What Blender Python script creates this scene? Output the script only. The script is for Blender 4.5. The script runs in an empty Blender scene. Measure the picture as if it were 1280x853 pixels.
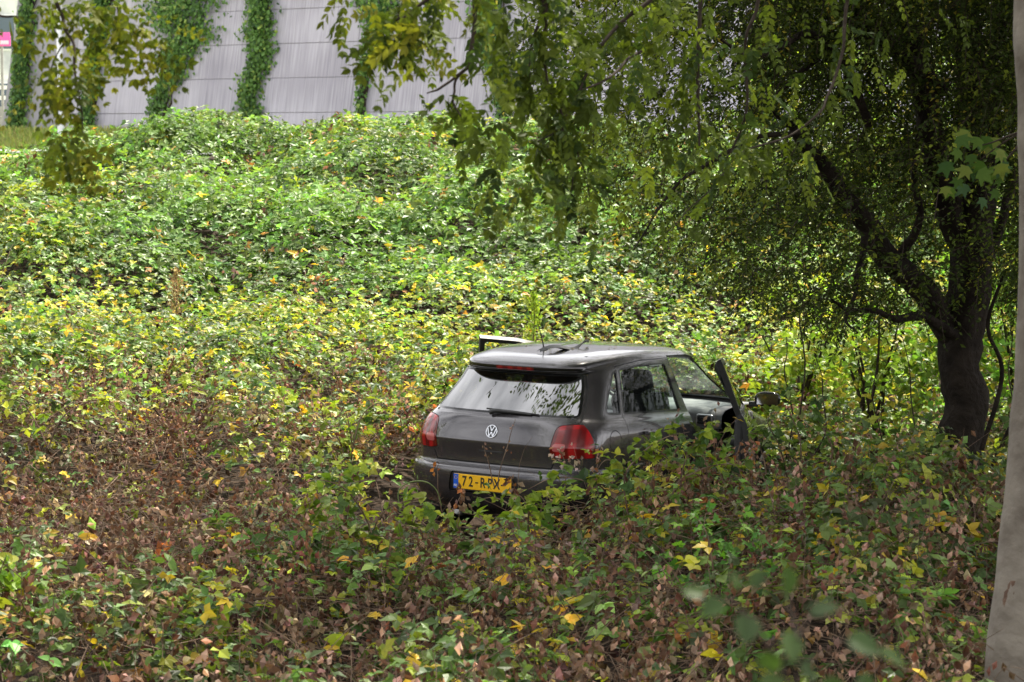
import bpy, bmesh, math, random
import numpy as np
from mathutils import Vector, Matrix
R = math.radians
rng = np.random.default_rng(7); random.seed(7)
S = bpy.context.scene
COL = S.collection

# ------------------------------------------------------------------ camera, sky, sun, exposure
FPX, CAMZ, PITCH = 3000.0, 3.1, R(5.0)
cam = bpy.data.cameras.new('camera'); camo = bpy.data.objects.new('camera', cam); COL.objects.link(camo)
cam.sensor_width = 36; cam.lens = FPX / 1280 * 36; cam.clip_start = 0.1; cam.clip_end = 2000
camo.location = (0, 0, CAMZ); camo.rotation_euler = (R(90) - PITCH, 0, 0)
cam.dof.use_dof = True; cam.dof.focus_distance = 17.5; cam.dof.aperture_fstop = 6.0
S.camera = camo
SUN_AZ, SUN_EL = R(32), R(57)          # azimuth from +y (view direction) towards +x
w = bpy.data.worlds.new('World'); S.world = w; w.use_nodes = True
nt = w.node_tree; bg = nt.nodes['Background']
sky = nt.nodes.new('ShaderNodeTexSky'); sky.sky_type = 'NISHITA'; sky.sun_disc = False
sky.sun_elevation = SUN_EL; sky.sun_rotation = SUN_AZ; sky.air_density = 1.0; sky.dust_density = 6.0; sky.ozone_density = 1.0
hs = nt.nodes.new('ShaderNodeHueSaturation'); hs.inputs['Saturation'].default_value = 0.45
nt.links.new(sky.outputs[0], hs.inputs['Color']); # bright broken cloud over the blue, the same all round
wtc = nt.nodes.new('ShaderNodeTexCoord'); wn_ = nt.nodes.new('ShaderNodeTexNoise'); wn_.inputs['Scale'].default_value = 3.2; wn_.inputs['Detail'].default_value = 7; wn_.inputs['Roughness'].default_value = .55
wr_ = nt.nodes.new('ShaderNodeValToRGB'); wr_.color_ramp.elements[0].position = .36; wr_.color_ramp.elements[1].position = .58
wm_ = nt.nodes.new('ShaderNodeMix'); wm_.data_type = 'RGBA'; wm_.inputs[7].default_value = (19.5, 19.5, 20, 1)
nt.links.new(wtc.outputs['Generated'], wn_.inputs['Vector']); nt.links.new(wn_.outputs['Fac'], wr_.inputs[0]); nt.links.new(wr_.outputs[0], wm_.inputs[0])
nt.links.new(hs.outputs[0], wm_.inputs[6]); nt.links.new(wm_.outputs[2], bg.inputs[0]); bg.inputs[1].default_value = 0.05
sl = bpy.data.lights.new('sun', 'SUN'); sl.energy = 5.0; sl.angle = R(1.5); sl.color = (1, .93, .80)
so = bpy.data.objects.new('sun', sl); COL.objects.link(so)
sd = Vector((math.sin(SUN_AZ) * math.cos(SUN_EL), math.cos(SUN_AZ) * math.cos(SUN_EL), math.sin(SUN_EL)))
so.rotation_euler = sd.to_track_quat('Z', 'Y').to_euler(); so.location = (0, 0, 60)
S.view_settings.view_transform = 'Standard'; S.view_settings.look = 'None'
S.view_settings.exposure = 1.52; S.view_settings.gamma = 1.0
S.render.engine = 'CYCLES'; S.cycles.max_bounces = 7; S.cycles.transparent_max_bounces = 12
S.cycles.transmission_bounces = 4; S.cycles.diffuse_bounces = 4

CAM = np.array((0, 0, CAMZ)); CP, SP = math.cos(PITCH), math.sin(PITCH)
def ray(u, v):
    a, b = (u - 640) / FPX, (v - 426.5) / FPX
    return np.array((a, CP - b * SP, -SP - b * CP))
def at(u, v, y):                       # the place at distance y (along world +y) seen at photo position u, v
    r = ray(u, v); return CAM + r * (y / r[1])
def to_uv(x, y, z):
    dz = z - CAMZ; f = y * CP - dz * SP; d = -(y * SP + dz * CP)
    return 640 + FPX * x / f, 426.5 + FPX * d / f

# ------------------------------------------------------------------ helpers
def tag(o, label=None, cat=None, group=None, kind=None):
    if label: o['label'] = label
    if cat: o['category'] = cat
    if group: o['group'] = group
    if kind: o['kind'] = kind
    return o
def empty(name, loc=(0, 0, 0), mat=None):
    o = bpy.data.objects.new(name, None); COL.objects.link(o); o.empty_display_size = .2
    if mat is not None: o.matrix_world = mat
    else: o.location = loc
    return o
def mesh(name, V, F, mat, parent=None, col=None, smooth=True, matidx=None):
    """V (n,3); F (m,k) int array or list of such arrays; col (n,3) vertex colours"""
    V = np.asarray(V, dtype=np.float32); Fs = F if isinstance(F, list) else [F]
    Fs = [np.asarray(f, dtype=np.int32) for f in Fs if len(f)]
    me = bpy.data.meshes.new(name)
    me.vertices.add(len(V)); me.vertices.foreach_set('co', V.ravel())
    loops = np.concatenate([f.ravel() for f in Fs]); cnt = np.concatenate([np.full(len(f), f.shape[1]) for f in Fs])
    me.loops.add(len(loops)); me.loops.foreach_set('vertex_index', loops.astype(np.int32))
    me.polygons.add(len(cnt)); st = np.concatenate([[0], np.cumsum(cnt)[:-1]]).astype(np.int32)
    me.polygons.foreach_set('loop_start', st)
    me.polygons.foreach_set('use_smooth', np.full(len(cnt), smooth))
    mats = mat if isinstance(mat, (list, tuple)) else [mat]
    for m in mats: me.materials.append(m)
    if matidx is not None: me.polygons.foreach_set('material_index', np.asarray(matidx, dtype=np.int32))
    if col is not None:
        a = me.color_attributes.new('tint', 'FLOAT_COLOR', 'POINT')
        c = np.ones((len(V), 4), dtype=np.float32); c[:, :3] = col; a.data.foreach_set('color', c.ravel())
    me.update(calc_edges=True)
    o = bpy.data.objects.new(name, me); COL.objects.link(o)
    if parent: o.parent = parent
    return o
def bm_obj(name, bm, mat, parent=None, smooth=False):
    me = bpy.data.meshes.new(name); bm.normal_update(); bm.to_mesh(me); bm.free()
    if smooth: me.polygons.foreach_set('use_smooth', [True] * len(me.polygons))
    me.materials.append(mat); o = bpy.data.objects.new(name, me); COL.objects.link(o)
    if parent: o.parent = parent
    return o
def add_box(bm, c, s, rot=None, bevel=0):
    m = Matrix.Translation(c) @ (rot.to_4x4() if rot else Matrix.Identity(4)) @ Matrix.Diagonal((s[0], s[1], s[2], 1))
    r = bmesh.ops.create_cube(bm, size=1, matrix=m)
    if bevel:
        es = list({e for v in r['verts'] for e in v.link_edges})
        bmesh.ops.bevel(bm, geom=es, offset=bevel, segments=2, affect='EDGES', profile=.5)
def box(name, c, s, mat, parent=None, rot=None, bevel=0):
    bm = bmesh.new(); add_box(bm, c, s, rot, bevel); return bm_obj(name, bm, mat, parent)
def unit(a): return a / np.maximum(np.linalg.norm(a, axis=-1, keepdims=True), 1e-9)
def tube_arrays(P, rad, n=8, cap=True, rough=0., seed=0):
    """one tube along polyline P (k,3) with radii (k,)"""
    P = np.asarray(P, float); rad = np.asarray(rad, float); k = len(P)
    T = unit(np.gradient(P, axis=0)); up = np.array((0, 0, 1.)) if abs(T[0][2]) < .9 else np.array((1., 0, 0))
    A = np.zeros((k, 3)); a = unit(np.cross(T[0], up))
    for i in range(k):
        a = unit(a - T[i] * np.dot(a, T[i])); A[i] = a
    B = np.cross(T, A); th = np.linspace(0, 2 * math.pi, n, endpoint=False)
    r = rad[:, None] * np.ones((1, n))
    if rough:
        g = np.random.default_rng(seed); r = r * (1 + rough * g.normal(size=(k, n)) * .5 + rough * np.sin(th * 3 + g.random() * 6)[None])
    V = P[:, None] + r[..., None] * (A[:, None] * np.cos(th)[None, :, None] + B[:, None] * np.sin(th)[None, :, None])
    V = V.reshape(-1, 3); F = []
    i0 = (np.arange(k - 1)[:, None] * n + np.arange(n)[None]).ravel(); i1 = (np.arange(k - 1)[:, None] * n + (np.arange(n) + 1)[None] % n).ravel()
    F = np.stack([i0, i1, i1 + n, i0 + n], 1)
    return V, F
def tubes(name, lst, mat, parent=None):
    Vs, Fs, o = [], [], 0
    for V, F in lst: Vs.append(V); Fs.append(F + o); o += len(V)
    return mesh(name, np.concatenate(Vs), np.concatenate(Fs), mat, parent)
def spline(pts, n):
    P = np.asarray(pts, float); k = len(P); t = np.linspace(0, k - 1, n); out = np.zeros((n, P.shape[1]))
    E = np.vstack([2 * P[0] - P[1], P, 2 * P[-1] - P[-2]])
    for j, tt in enumerate(t):
        i = min(int(tt), k - 2); f = tt - i; a, b, c, d = E[i:i + 4]
        out[j] = .5 * (2 * b + (c - a) * f + (2 * a - 5 * b + 4 * c - d) * f * f + (3 * b - a - 3 * c + d) * f ** 3)
    return out
def vnoise(x, y, s, seed=0):             # smooth value noise, range about -1..1
    x = np.asarray(x, float) / s + 1000.; y = np.asarray(y, float) / s + 1000.; ix = np.floor(x).astype(np.int64); iy = np.floor(y).astype(np.int64)
    fx = x - ix; fy = y - iy; fx = fx * fx * (3 - 2 * fx); fy = fy * fy * (3 - 2 * fy)
    def h(a, b):
        n = (a * 374761393 + b * 668265263 + seed * 974634777) & 0xffffffff
        n = ((n ^ (n >> 13)) * 1274126177) & 0xffffffff
        return ((n ^ (n >> 16)) & 0xffff) / 32767.5 - 1
    return (h(ix, iy) * (1 - fx) + h(ix + 1, iy) * fx) * (1 - fy) + (h(ix, iy + 1) * (1 - fx) + h(ix + 1, iy + 1) * fx) * fy

# ------------------------------------------------------------------ materials
def principled(name, color, rough=.6, metal=0., spec=.5, coat=0., noise=None, bump=None):
    m = bpy.data.materials.new(name); m.use_nodes = True; n = m.node_tree; b = n.nodes['Principled BSDF']
    b.inputs['Base Color'].default_value = (*color, 1); b.inputs['Roughness'].default_value = rough
    b.inputs['Metallic'].default_value = metal; b.inputs['Specular IOR Level'].default_value = .12 if name in DULL else spec
    b.inputs['Coat Weight'].default_value = coat; b.inputs['Coat Roughness'].default_value = .06
    if noise or bump:
        tc = n.nodes.new('ShaderNodeTexCoord')
    if noise:                            # (scale, colour2, detail)
        t = n.nodes.new('ShaderNodeTexNoise'); t.inputs['Scale'].default_value = noise[0]; t.inputs['Detail'].default_value = noise[2] if len(noise) > 2 else 6
        n.links.new(tc.outputs['Object'], t.inputs['Vector'])
        r = n.nodes.new('ShaderNodeValToRGB'); r.color_ramp.elements[0].position = .35; r.color_ramp.elements[1].position = .68
        r.color_ramp.elements[0].color = (*color, 1); r.color_ramp.elements[1].color = (*noise[1], 1)
        n.links.new(t.outputs['Fac'], r.inputs['Fac']); n.links.new(r.outputs[0], b.inputs['Base Color'])
    if bump:                             # (scale, strength, distance)
        t2 = n.nodes.new('ShaderNodeTexNoise'); t2.inputs['Scale'].default_value = bump[0]; t2.inputs['Detail'].default_value = 8
        n.links.new(tc.outputs['Object'], t2.inputs['Vector'])
        bp = n.nodes.new('ShaderNodeBump'); bp.inputs['Strength'].default_value = bump[1]; bp.inputs['Distance'].default_value = bump[2]
        n.links.new(t2.outputs['Fac'], bp.inputs['Height']); n.links.new(bp.outputs[0], b.inputs['Normal'])
    return m
def leaf_material(name, rough=.38, trans=.35, spec=.5, tcol=(1.15, 1.25, .55)):
    m = bpy.data.materials.new(name); m.use_nodes = True; n = m.node_tree; b = n.nodes['Principled BSDF']; out = n.nodes['Material Output']
    a = n.nodes.new('ShaderNodeAttribute'); a.attribute_name = 'tint'
    n.links.new(a.outputs['Color'], b.inputs['Base Color']); b.inputs['Roughness'].default_value = rough; b.inputs['Specular IOR Level'].default_value = spec
    tr = n.nodes.new('ShaderNodeBsdfTranslucent'); mu = n.nodes.new('ShaderNodeMix'); mu.data_type = 'RGBA'; mu.blend_type = 'MULTIPLY'; mu.inputs[0].default_value = 1
    n.links.new(a.outputs['Color'], mu.inputs[6]); mu.inputs[7].default_value = (*tcol, 1); n.links.new(mu.outputs[2], tr.inputs['Color'])
    mx = n.nodes.new('ShaderNodeMixShader'); mx.inputs[0].default_value = trans
    n.links.new(b.outputs[0], mx.inputs[1]); n.links.new(tr.outputs[0], mx.inputs[2]); n.links.new(mx.outputs[0], out.inputs['Surface'])
    return m
def glass_material(name, tint, refl=1.5, rough=.02):
    m = bpy.data.materials.new(name); m.use_nodes = True; n = m.node_tree; n.nodes.remove(n.nodes['Principled BSDF']); out = n.nodes['Material Output']
    t = n.nodes.new('ShaderNodeBsdfTransparent'); t.inputs[0].default_value = (*tint, 1)
    g = n.nodes.new('ShaderNodeBsdfGlossy'); g.inputs['Roughness'].default_value = rough
    f0 = ((refl - 1) / (refl + 1)) ** 2; lw = n.nodes.new('ShaderNodeLayerWeight'); lw.inputs['Blend'].default_value = .5      # facing term, the same from both sides
    p5 = n.nodes.new('ShaderNodeMath'); p5.operation = 'POWER'; p5.inputs[1].default_value = 4; n.links.new(lw.outputs['Facing'], p5.inputs[0])
    f = n.nodes.new('ShaderNodeMath'); f.operation = 'MULTIPLY_ADD'; f.inputs[1].default_value = 1 - f0; f.inputs[2].default_value = f0; n.links.new(p5.outputs[0], f.inputs[0])
    mx = n.nodes.new('ShaderNodeMixShader'); n.links.new(f.outputs[0], mx.inputs[0]); n.links.new(t.outputs[0], mx.inputs[1]); n.links.new(g.outputs[0], mx.inputs[2])
    n.links.new(mx.outputs[0], out.inputs['Surface']); return m
M = {}
DULL = ('dark_bark', 'leaf_litter', 'twig_bark', 'dry_stem')
M['leaf'] = leaf_material('bramble_leaf', .44, .38, .24)
M['leaf_tree'] = leaf_material('tree_leaf', .55, .32, .10)
M['leaf_ivy'] = leaf_material('ivy_leaf', .5, .3, .2)
M['dead'] = leaf_material('dead_leaf', .75, .22, .2, (1, .9, .7))
M['grass'] = leaf_material('grass_blade', .5, .4, .3)
M['stem'] = principled('dry_stem', (.075, .048, .034), .8, noise=(9, (.24, .17, .12)))
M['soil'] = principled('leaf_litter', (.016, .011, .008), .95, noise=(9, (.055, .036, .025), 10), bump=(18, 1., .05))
M['turf'] = principled('verge_turf', (.22, .26, .08), .9, noise=(1.5, (.34, .34, .13), 8), bump=(12, .8, .05))
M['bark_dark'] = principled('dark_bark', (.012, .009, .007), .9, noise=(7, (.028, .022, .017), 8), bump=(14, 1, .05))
M['bark_pale'] = principled('pale_bark', (.12, .10, .078), .8, noise=(5, (.24, .21, .17), 10), bump=(9, .9, .03))
M['bark_scar'] = principled('brown_bark_scar', (.09, .05, .035), .9, noise=(20, (.15, .09, .06)), bump=(40, 1, .01))
M['twig'] = principled('twig_bark', (.026, .019, .014), .8, noise=(20, (.055, .042, .032)))
M['asphalt'] = principled('asphalt', (.16, .16, .165), .9, noise=(2, (.21, .21, .215)), bump=(60, .4, .01))

# ------------------------------------------------------------------ terrain
WX, WY = -0.73, 55.0; WD = np.array((-.79, .613)); WN = np.array((-.613, -.79)); BAT = math.tan(R(10.5))   # retaining wall: foot line, direction, facing, batter
def wall_off(x, y): return (np.asarray(x) - WX) * WN[0] + (np.asarray(y) - WY) * WN[1]
_gy = [-200, 0, 4, 6.5, 9, 19, 22, 24, 28, 33, 37, 40, 43, 900]; _gz = [1.7, 1.5, 1.3, .55, .02, .05, .18, .42, 1.2, 2.12, 2.62, 2.68, 2.6, 2.6]
def sstep(a, b, x): t = np.clip((np.asarray(x, float) - a) / (b - a), 0, 1); return t * t * (3 - 2 * t)
def G(x, y):
    x = np.asarray(x, float); y = np.asarray(y, float); z = np.interp(y, _gy, _gz)
    m = sstep(28, 34, y) * (1 - sstep(39, 42, y))
    z = z - m * .58 * sstep(-4.9, -6.4, x) - m * .45 * sstep(1.0, 3.5, x)
    z = z + .06 * vnoise(x, y, 2.3, 3) * (1 - sstep(38, 42, y))
    off = wall_off(x, y); z = z + .42 * (1 - sstep(.5, 3.4, off)) * sstep(41, 44, y)
    return z
def Tveg(x, y):
    """top of the bramble cover"""
    x = np.asarray(x, float); y = np.asarray(y, float); u = 640 + FPX * x / np.maximum(y, 1)
    h = .62 + (.20 + .15 * sstep(23, 27, y)) * vnoise(x, y, 1.7, 11) + (.13 + .08 * sstep(23, 27, y)) * vnoise(x, y, .75, 12) + .07 * vnoise(x, y, .33, 13)
    h = h - .06 * sstep(30, 36, y)
    h = h * (.35 + .65 * sstep(4, 9, y))
    h = h - .24 * vnoise(x, y, .9, 21) * (1 - sstep(22, 24, y)) - .10 * vnoise(x, y, .4, 22) * (1 - sstep(22, 24, y))
    h = h - .38 * sstep(2.4, 3.2, x) * sstep(17.2, 18.2, y) * (1 - sstep(22, 24, y))
    # trampled hollow on the left
    h = h - .62 * np.exp(-((x + 2.7) / 1.45) ** 2 - ((y - 15.9) / 1.35) ** 2)
    h = h + .40 * sstep(17.3, 18.3, y) * (1 - sstep(21, 24, y)) * sstep(-1.7, -2.4, x) + .16 * np.exp(-((x + 2.2) / 1.2) ** 2 - ((y - 13.3) / .8) ** 2)
    # rear of the car is clear down to the number plate, its right flank is buried
    h = h - .46 * np.exp(-((x + .30) / .85) ** 2 - ((y - 16.7) / 1.1) ** 2)
    h = h + .06 * np.exp(-((x - 1.25) / .55) ** 2 - ((y - 16.6) / .55) ** 2) - .30 * np.exp(-((x - 1.9) / .7) ** 2 - ((y - 17.2) / .8) ** 2)
    h = h + .14 * np.exp(-((x + .95) / .5) ** 2 - ((y - 15.6) / .6) ** 2)
    h = h - .20 * np.exp(-((x - 3.3) / .9) ** 2 - ((y - 16.2) / 1.2) ** 2) - .22 * np.exp(-((x + .85) / .35) ** 2 - ((y - 17.1) / .6) ** 2)
    return G(x, y) + np.maximum(h, .10)
# car frame
cy_, cp_, cr_ = R(33.0), R(3.0), R(1.7)
Mc = np.stack([(math.sin(cy_), math.cos(cy_), 0), (math.cos(cy_), -math.sin(cy_), 0), (0, 0, 1)], 1)
def Cm(p): return np.array([[1, 0, 0], [0, -math.sin(p), -math.cos(p)], [0, math.cos(p), -math.sin(p)]])
Zr = np.array([[math.cos(cr_), -math.sin(cr_), 0], [math.sin(cr_), math.cos(cr_), 0], [0, 0, 1]])
RW = Cm(PITCH).T @ (Zr @ Cm(cp_) @ Mc)           # columns forward, right, up in the world
CT = Cm(PITCH).T @ np.array((-.23, 1.53, 18.1)) + CAM
def car_local(x, y, z):
    d = np.stack([np.asarray(x) - CT[0], np.asarray(y) - CT[1], np.asarray(z) - CT[2]], -1); return d @ RW     # forward, right, up
def in_car(x, y, z, m=.04):
    q = car_local(x, y, z)
    a = (q[..., 0] > -m) & (q[..., 0] < 3.97 + m) & (np.abs(q[..., 1]) < .85 + m) & (q[..., 2] < 1.5) & (q[..., 2] > -.3)
    # swung front doors and the space they sweep over
    b = (q[..., 0] > 1.75) & (q[..., 0] < 2.9) & (q[..., 1] > .8) & (q[..., 1] < .85 + (2.85 - q[..., 0]) * .62) & (q[..., 2] < 1.5)
    c = (q[..., 0] > 1.8) & (q[..., 0] < 2.9) & (q[..., 1] < -.8) & (q[..., 1] > -.85 - (2.9 - q[..., 0]) * 1.1) & (q[..., 2] < 1.5)
    # plants flattened just behind the bumper, so plate and left lamp stay in view
    d = (q[..., 0] > -1.0) & (q[..., 0] < .1) & (np.abs(q[..., 1] + .12) < .40) & (q[..., 2] > .37 + .10 * q[..., 0])
    e = (q[..., 0] > -.7) & (q[..., 0] < .3) & (q[..., 1] < -.50) & (q[..., 1] > -1.05) & (q[..., 2] > .60)
    return a | b | c | d | e

xs = np.concatenate([-np.geomspace(400, 12, 22), np.linspace(-11.5, 11.5, 96), np.geomspace(12, 400, 22)])
ys = np.concatenate([np.linspace(-60, 0, 13), np.linspace(1, 8, 16), np.linspace(8.2, 41, 130), np.linspace(41.5, 70, 58), np.geomspace(71, 900, 20)])
X, Y = np.meshgrid(xs, ys); Zg = G(X, Y) + .05 * vnoise(X, Y, .4, 5) * (Y < 42) * (Y > 6)
q = car_local(X, Y, Zg); under = (q[..., 0] > -.1) & (q[..., 0] < 4.1) & (abs(q[..., 1]) < .95); 
Zg = np.where(under & (q[..., 2] > -.06), Zg - (q[..., 2] + .06), Zg)
nx, ny = len(xs), len(ys); idx = np.arange(nx * ny).reshape(ny, nx)
F = np.stack([idx[:-1, :-1], idx[:-1, 1:], idx[1:, 1:], idx[1:, :-1]], -1).reshape(-1, 4)
cyv = (Y[:-1, :-1] > 41.0).ravel().astype(int)
g = mesh('ground', np.stack([X, Y, Zg], -1).reshape(-1, 3), F, [M['soil'], M['turf']], matidx=cyv); tag(g, kind='structure')
# road parallel to the wall
def strip(name, o0, o1, t0, t1, dz, mat, n=60):
    V = []
    for t in np.linspace(t0, t1, n):
        for o in np.linspace(o0, o1, 5):
            x, y = WX + WD[0] * t + WN[0] * o, WY + WD[1] * t + WN[1] * o; V.append((x, y, 2.62 + dz))
    V = np.array(V); i = np.arange(n * 5).reshape(n, 5); F = np.stack([i[:-1, :-1], i[:-1, 1:], i[1:, 1:], i[1:, :-1]], -1).reshape(-1, 4)
    return mesh(name, V, F, mat, smooth=False)
tag(strip('road', 3.6, 9.4, -30, 90, .03, M['asphalt']), kind='structure')
M['white_line'] = principled('road_paint', (.7, .7, .68), .7)
tag(strip('road_marking', 3.85, 3.97, -30, 90, .034, M['white_line']), kind='structure')

# ------------------------------------------------------------------ leaf geometry
T5 = (np.array([(0, 0, 0), (-.36, .42, .07), (.36, .42, .07), (0, .46, -.02), (0, 1, -.12)]), np.array([(0, 2, 3), (0, 3, 1), (3, 2, 4), (3, 4, 1)]))
TD = (np.array([(0, 0, 0), (-.30, .40, .30), (.26, .45, .22), (.03, .5, -.06), (.05, .86, .30)]), np.array([(0, 2, 3), (0, 3, 1), (3, 2, 4), (3, 4, 1)]))
_o = [(-.20, .05), (-.37, .26), (-.38, .46), (-.27, .70), (-.13, .86)]
TN = (np.array([(0, 0, 0)] + [(a, b, .10 * abs(a) / .38 - .10 * b * b) for a, b in _o] + [(0, 1.04, -.14)] + [(-a, b, .10 * abs(a) / .38 - .10 * b * b) for a, b in _o[::-1]]
              + [(0, .28, -.02), (0, .52, -.05), (0, .76, -.09)]),
      np.array([(0, 12, 1), (1, 12, 2), (2, 12, 13), (2, 13, 3), (3, 13, 4), (4, 13, 14), (4, 14, 5), (5, 14, 6),
                (0, 11, 12), (11, 10, 12), (10, 13, 12), (10, 9, 13), (9, 8, 13), (8, 14, 13), (8, 7, 14), (7, 6, 14)]))
T2 = (np.array([(0, 0, 0), (-.30, .48, .08), (.30, .48, .08), (0, 1, -.05)]), np.array([(0, 2, 3), (0, 3, 1)]))
TA = (np.array([(0, 0, 0), (-.13, .25, .02), (-.17, .55, .02), (0, 1, -.1), (.17, .55, .02), (.13, .25, .02), (0, .4, -.03)]),
      np.array([(0, 6, 1), (1, 6, 2), (2, 6, 3), (0, 5, 6), (5, 4, 6), (4, 3, 6)]))
def leaves(P, t, n, s, tmpl, wid=1.):
    """P,t,n (N,3), s (N,) -> verts, faces"""
    T, Fc = tmpl; t = unit(t); x = unit(np.cross(t, n)); n = np.cross(x, t)
    wv = np.broadcast_to(np.asarray(wid, float), (len(P),))
    V = P[:, None] + s[:, None, None] * (x[:, None] * (T[:, 0][None] * wv[:, None])[..., None] + t[:, None] * T[:, 1][None, :, None] + n[:, None] * T[:, 2][None, :, None])
    k = len(T); F = (np.arange(len(P)) * k)[:, None, None] + Fc[None]
    return V.reshape(-1, 3), F.reshape(-1, 3), k
def rnd(n, k=3): return rng.normal(size=(n, k))
def jitter_col(c, n, j=.18):
    c = np.asarray(c, float) * np.ones((n, 1)); v = np.exp(rng.normal(size=(n, 1)) * j); return c * v * np.exp(rng.normal(size=(n, 3)) * j * .35)
# colours of the living and dead leaves: mid green, dark green, yellow green, yellow, brown, tan
PAL = np.array([(.118, .190, .048), (.060, .098, .028), (.27, .30, .040), (.50, .36, .035), (.135, .072, .042), (.27, .18, .125), (.38, .18, .05)])
class Acc:
    def __init__(s): s.V, s.F, s.C, s.o = [], [], [], 0
    def add(s, V, F, k, c):
        s.V.append(V.astype(np.float32)); s.F.append((F + s.o).astype(np.int32)); s.C.append(np.repeat(c, k, axis=0).astype(np.float32)); s.o += len(V)
    def build(s, name, mat, parent=None):
        return mesh(name, np.concatenate(s.V), np.concatenate(s.F), mat, parent, np.concatenate(s.C), smooth=False)
def compound(acc, P, D, N, size, col, tmpl, five=.3, jit=.25):
    """bramble leaves: P petiole end, D direction, N normal; three or five leaflets each"""
    n = len(P); X = unit(np.cross(D, N))
    for ang, sc, p in ((0, 1., 1), (72, .82, 1), (-72, .82, 1), (125, .62, five), (-125, .62, five)):
        k = rng.random(n) < p
        if not k.any(): continue
        a = R(ang); d = D * math.cos(a) + X * math.sin(a) + rnd(n) * .10
        nn = N + rnd(n) * jit
        V, F, kk = leaves((P + D * .12 * size[:, None])[k], d[k], nn[k], (size * sc * np.exp(rng.normal(size=n) * .12))[k], tmpl, .95)
        acc.add(V, F, kk, (col * np.exp(rng.normal(size=(n, 1)) * .10))[k])

# ------------------------------------------------------------------ bramble cover
def dead_field(x, y):
    u, v = to_uv(x, y, Tveg(x, y))
    b = np.full(np.shape(x), .03)
    b = b + .20 * sstep(425, 470, v) + .16 * sstep(470, 540, v)
    b = b + .55 * np.exp(-((u - 110) / 210) ** 2 - ((v - 640) / 75) ** 2) + .30 * np.exp(-((u - 60) / 180) ** 2 - ((v - 520) / 45) ** 2)
    b = b + .22 * np.exp(-((u - 420) / 90) ** 2 - ((v - 520) / 70) ** 2) + .10 * sstep(600, 680, v)
    b = b - .20 * np.exp(-((u - 440) / 70) ** 2 - ((v - 630) / 50) ** 2) - .15 * np.exp(-((u - 880) / 90) ** 2 - ((v - 690) / 70) ** 2)
    b = b - .15 * sstep(960, 1060, u) * (1 - sstep(560, 620, v))
    return np.clip(b + (.24 * vnoise(x, y, .9, 21) + .18 * vnoise(x, y, .4, 22)) * sstep(400, 480, v) + .05 * vnoise(x, y, .8, 25) * (v < 440), 0, .96), u, v
GREEN_W = {}
def green_cols(x, y, u, v, n):
    """mix of the greens by place: bright yellow green on the lower bank, deeper higher up"""
    yg = .05 + .13 * sstep(330, 410, v) + .28 * np.exp(-((v - 405) / 42) ** 2) + .18 * vnoise(x, y, 1.4, 31) + .15 * vnoise(x, y, 3.1, 32) + .12 * (v > 460) - .12 * (v > 640) + .25 * np.exp(-((u - 60) / 120) ** 2 - ((v - 330) / 60) ** 2)
    ye = .004 + .006 * (v > 330) + .05 * np.exp(-((v - 400) / 50) ** 2) + .055 * (v > 460) + .07 * np.maximum(vnoise(x, y, .5, 34), 0) * (v > 300)
    dk = .25 + .2 * vnoise(x, y, 1.1, 33) + .1 * (v > 640)
    r = rng.random(n); c = np.empty((n, 3)); c[:] = PAL[0]
    c[r < dk] = PAL[1]; r = rng.random(n); c[r < np.clip(yg, 0, .9)] = PAL[2]; r = rng.random(n); c[r < ye] = PAL[3]; c[(r > .994)] = PAL[6]
    c = c * np.where(v < 400, 1.16, 1.)[:, None] * np.exp(.26 * vnoise(x, y, 1.3, 36) + .20 * vnoise(x, y, .55, 37))[:, None]
    return c * np.exp(rng.normal(size=(n, 1)) * .22) * np.exp(rng.normal(size=(n, 3)) * .06)
stems = []
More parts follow.
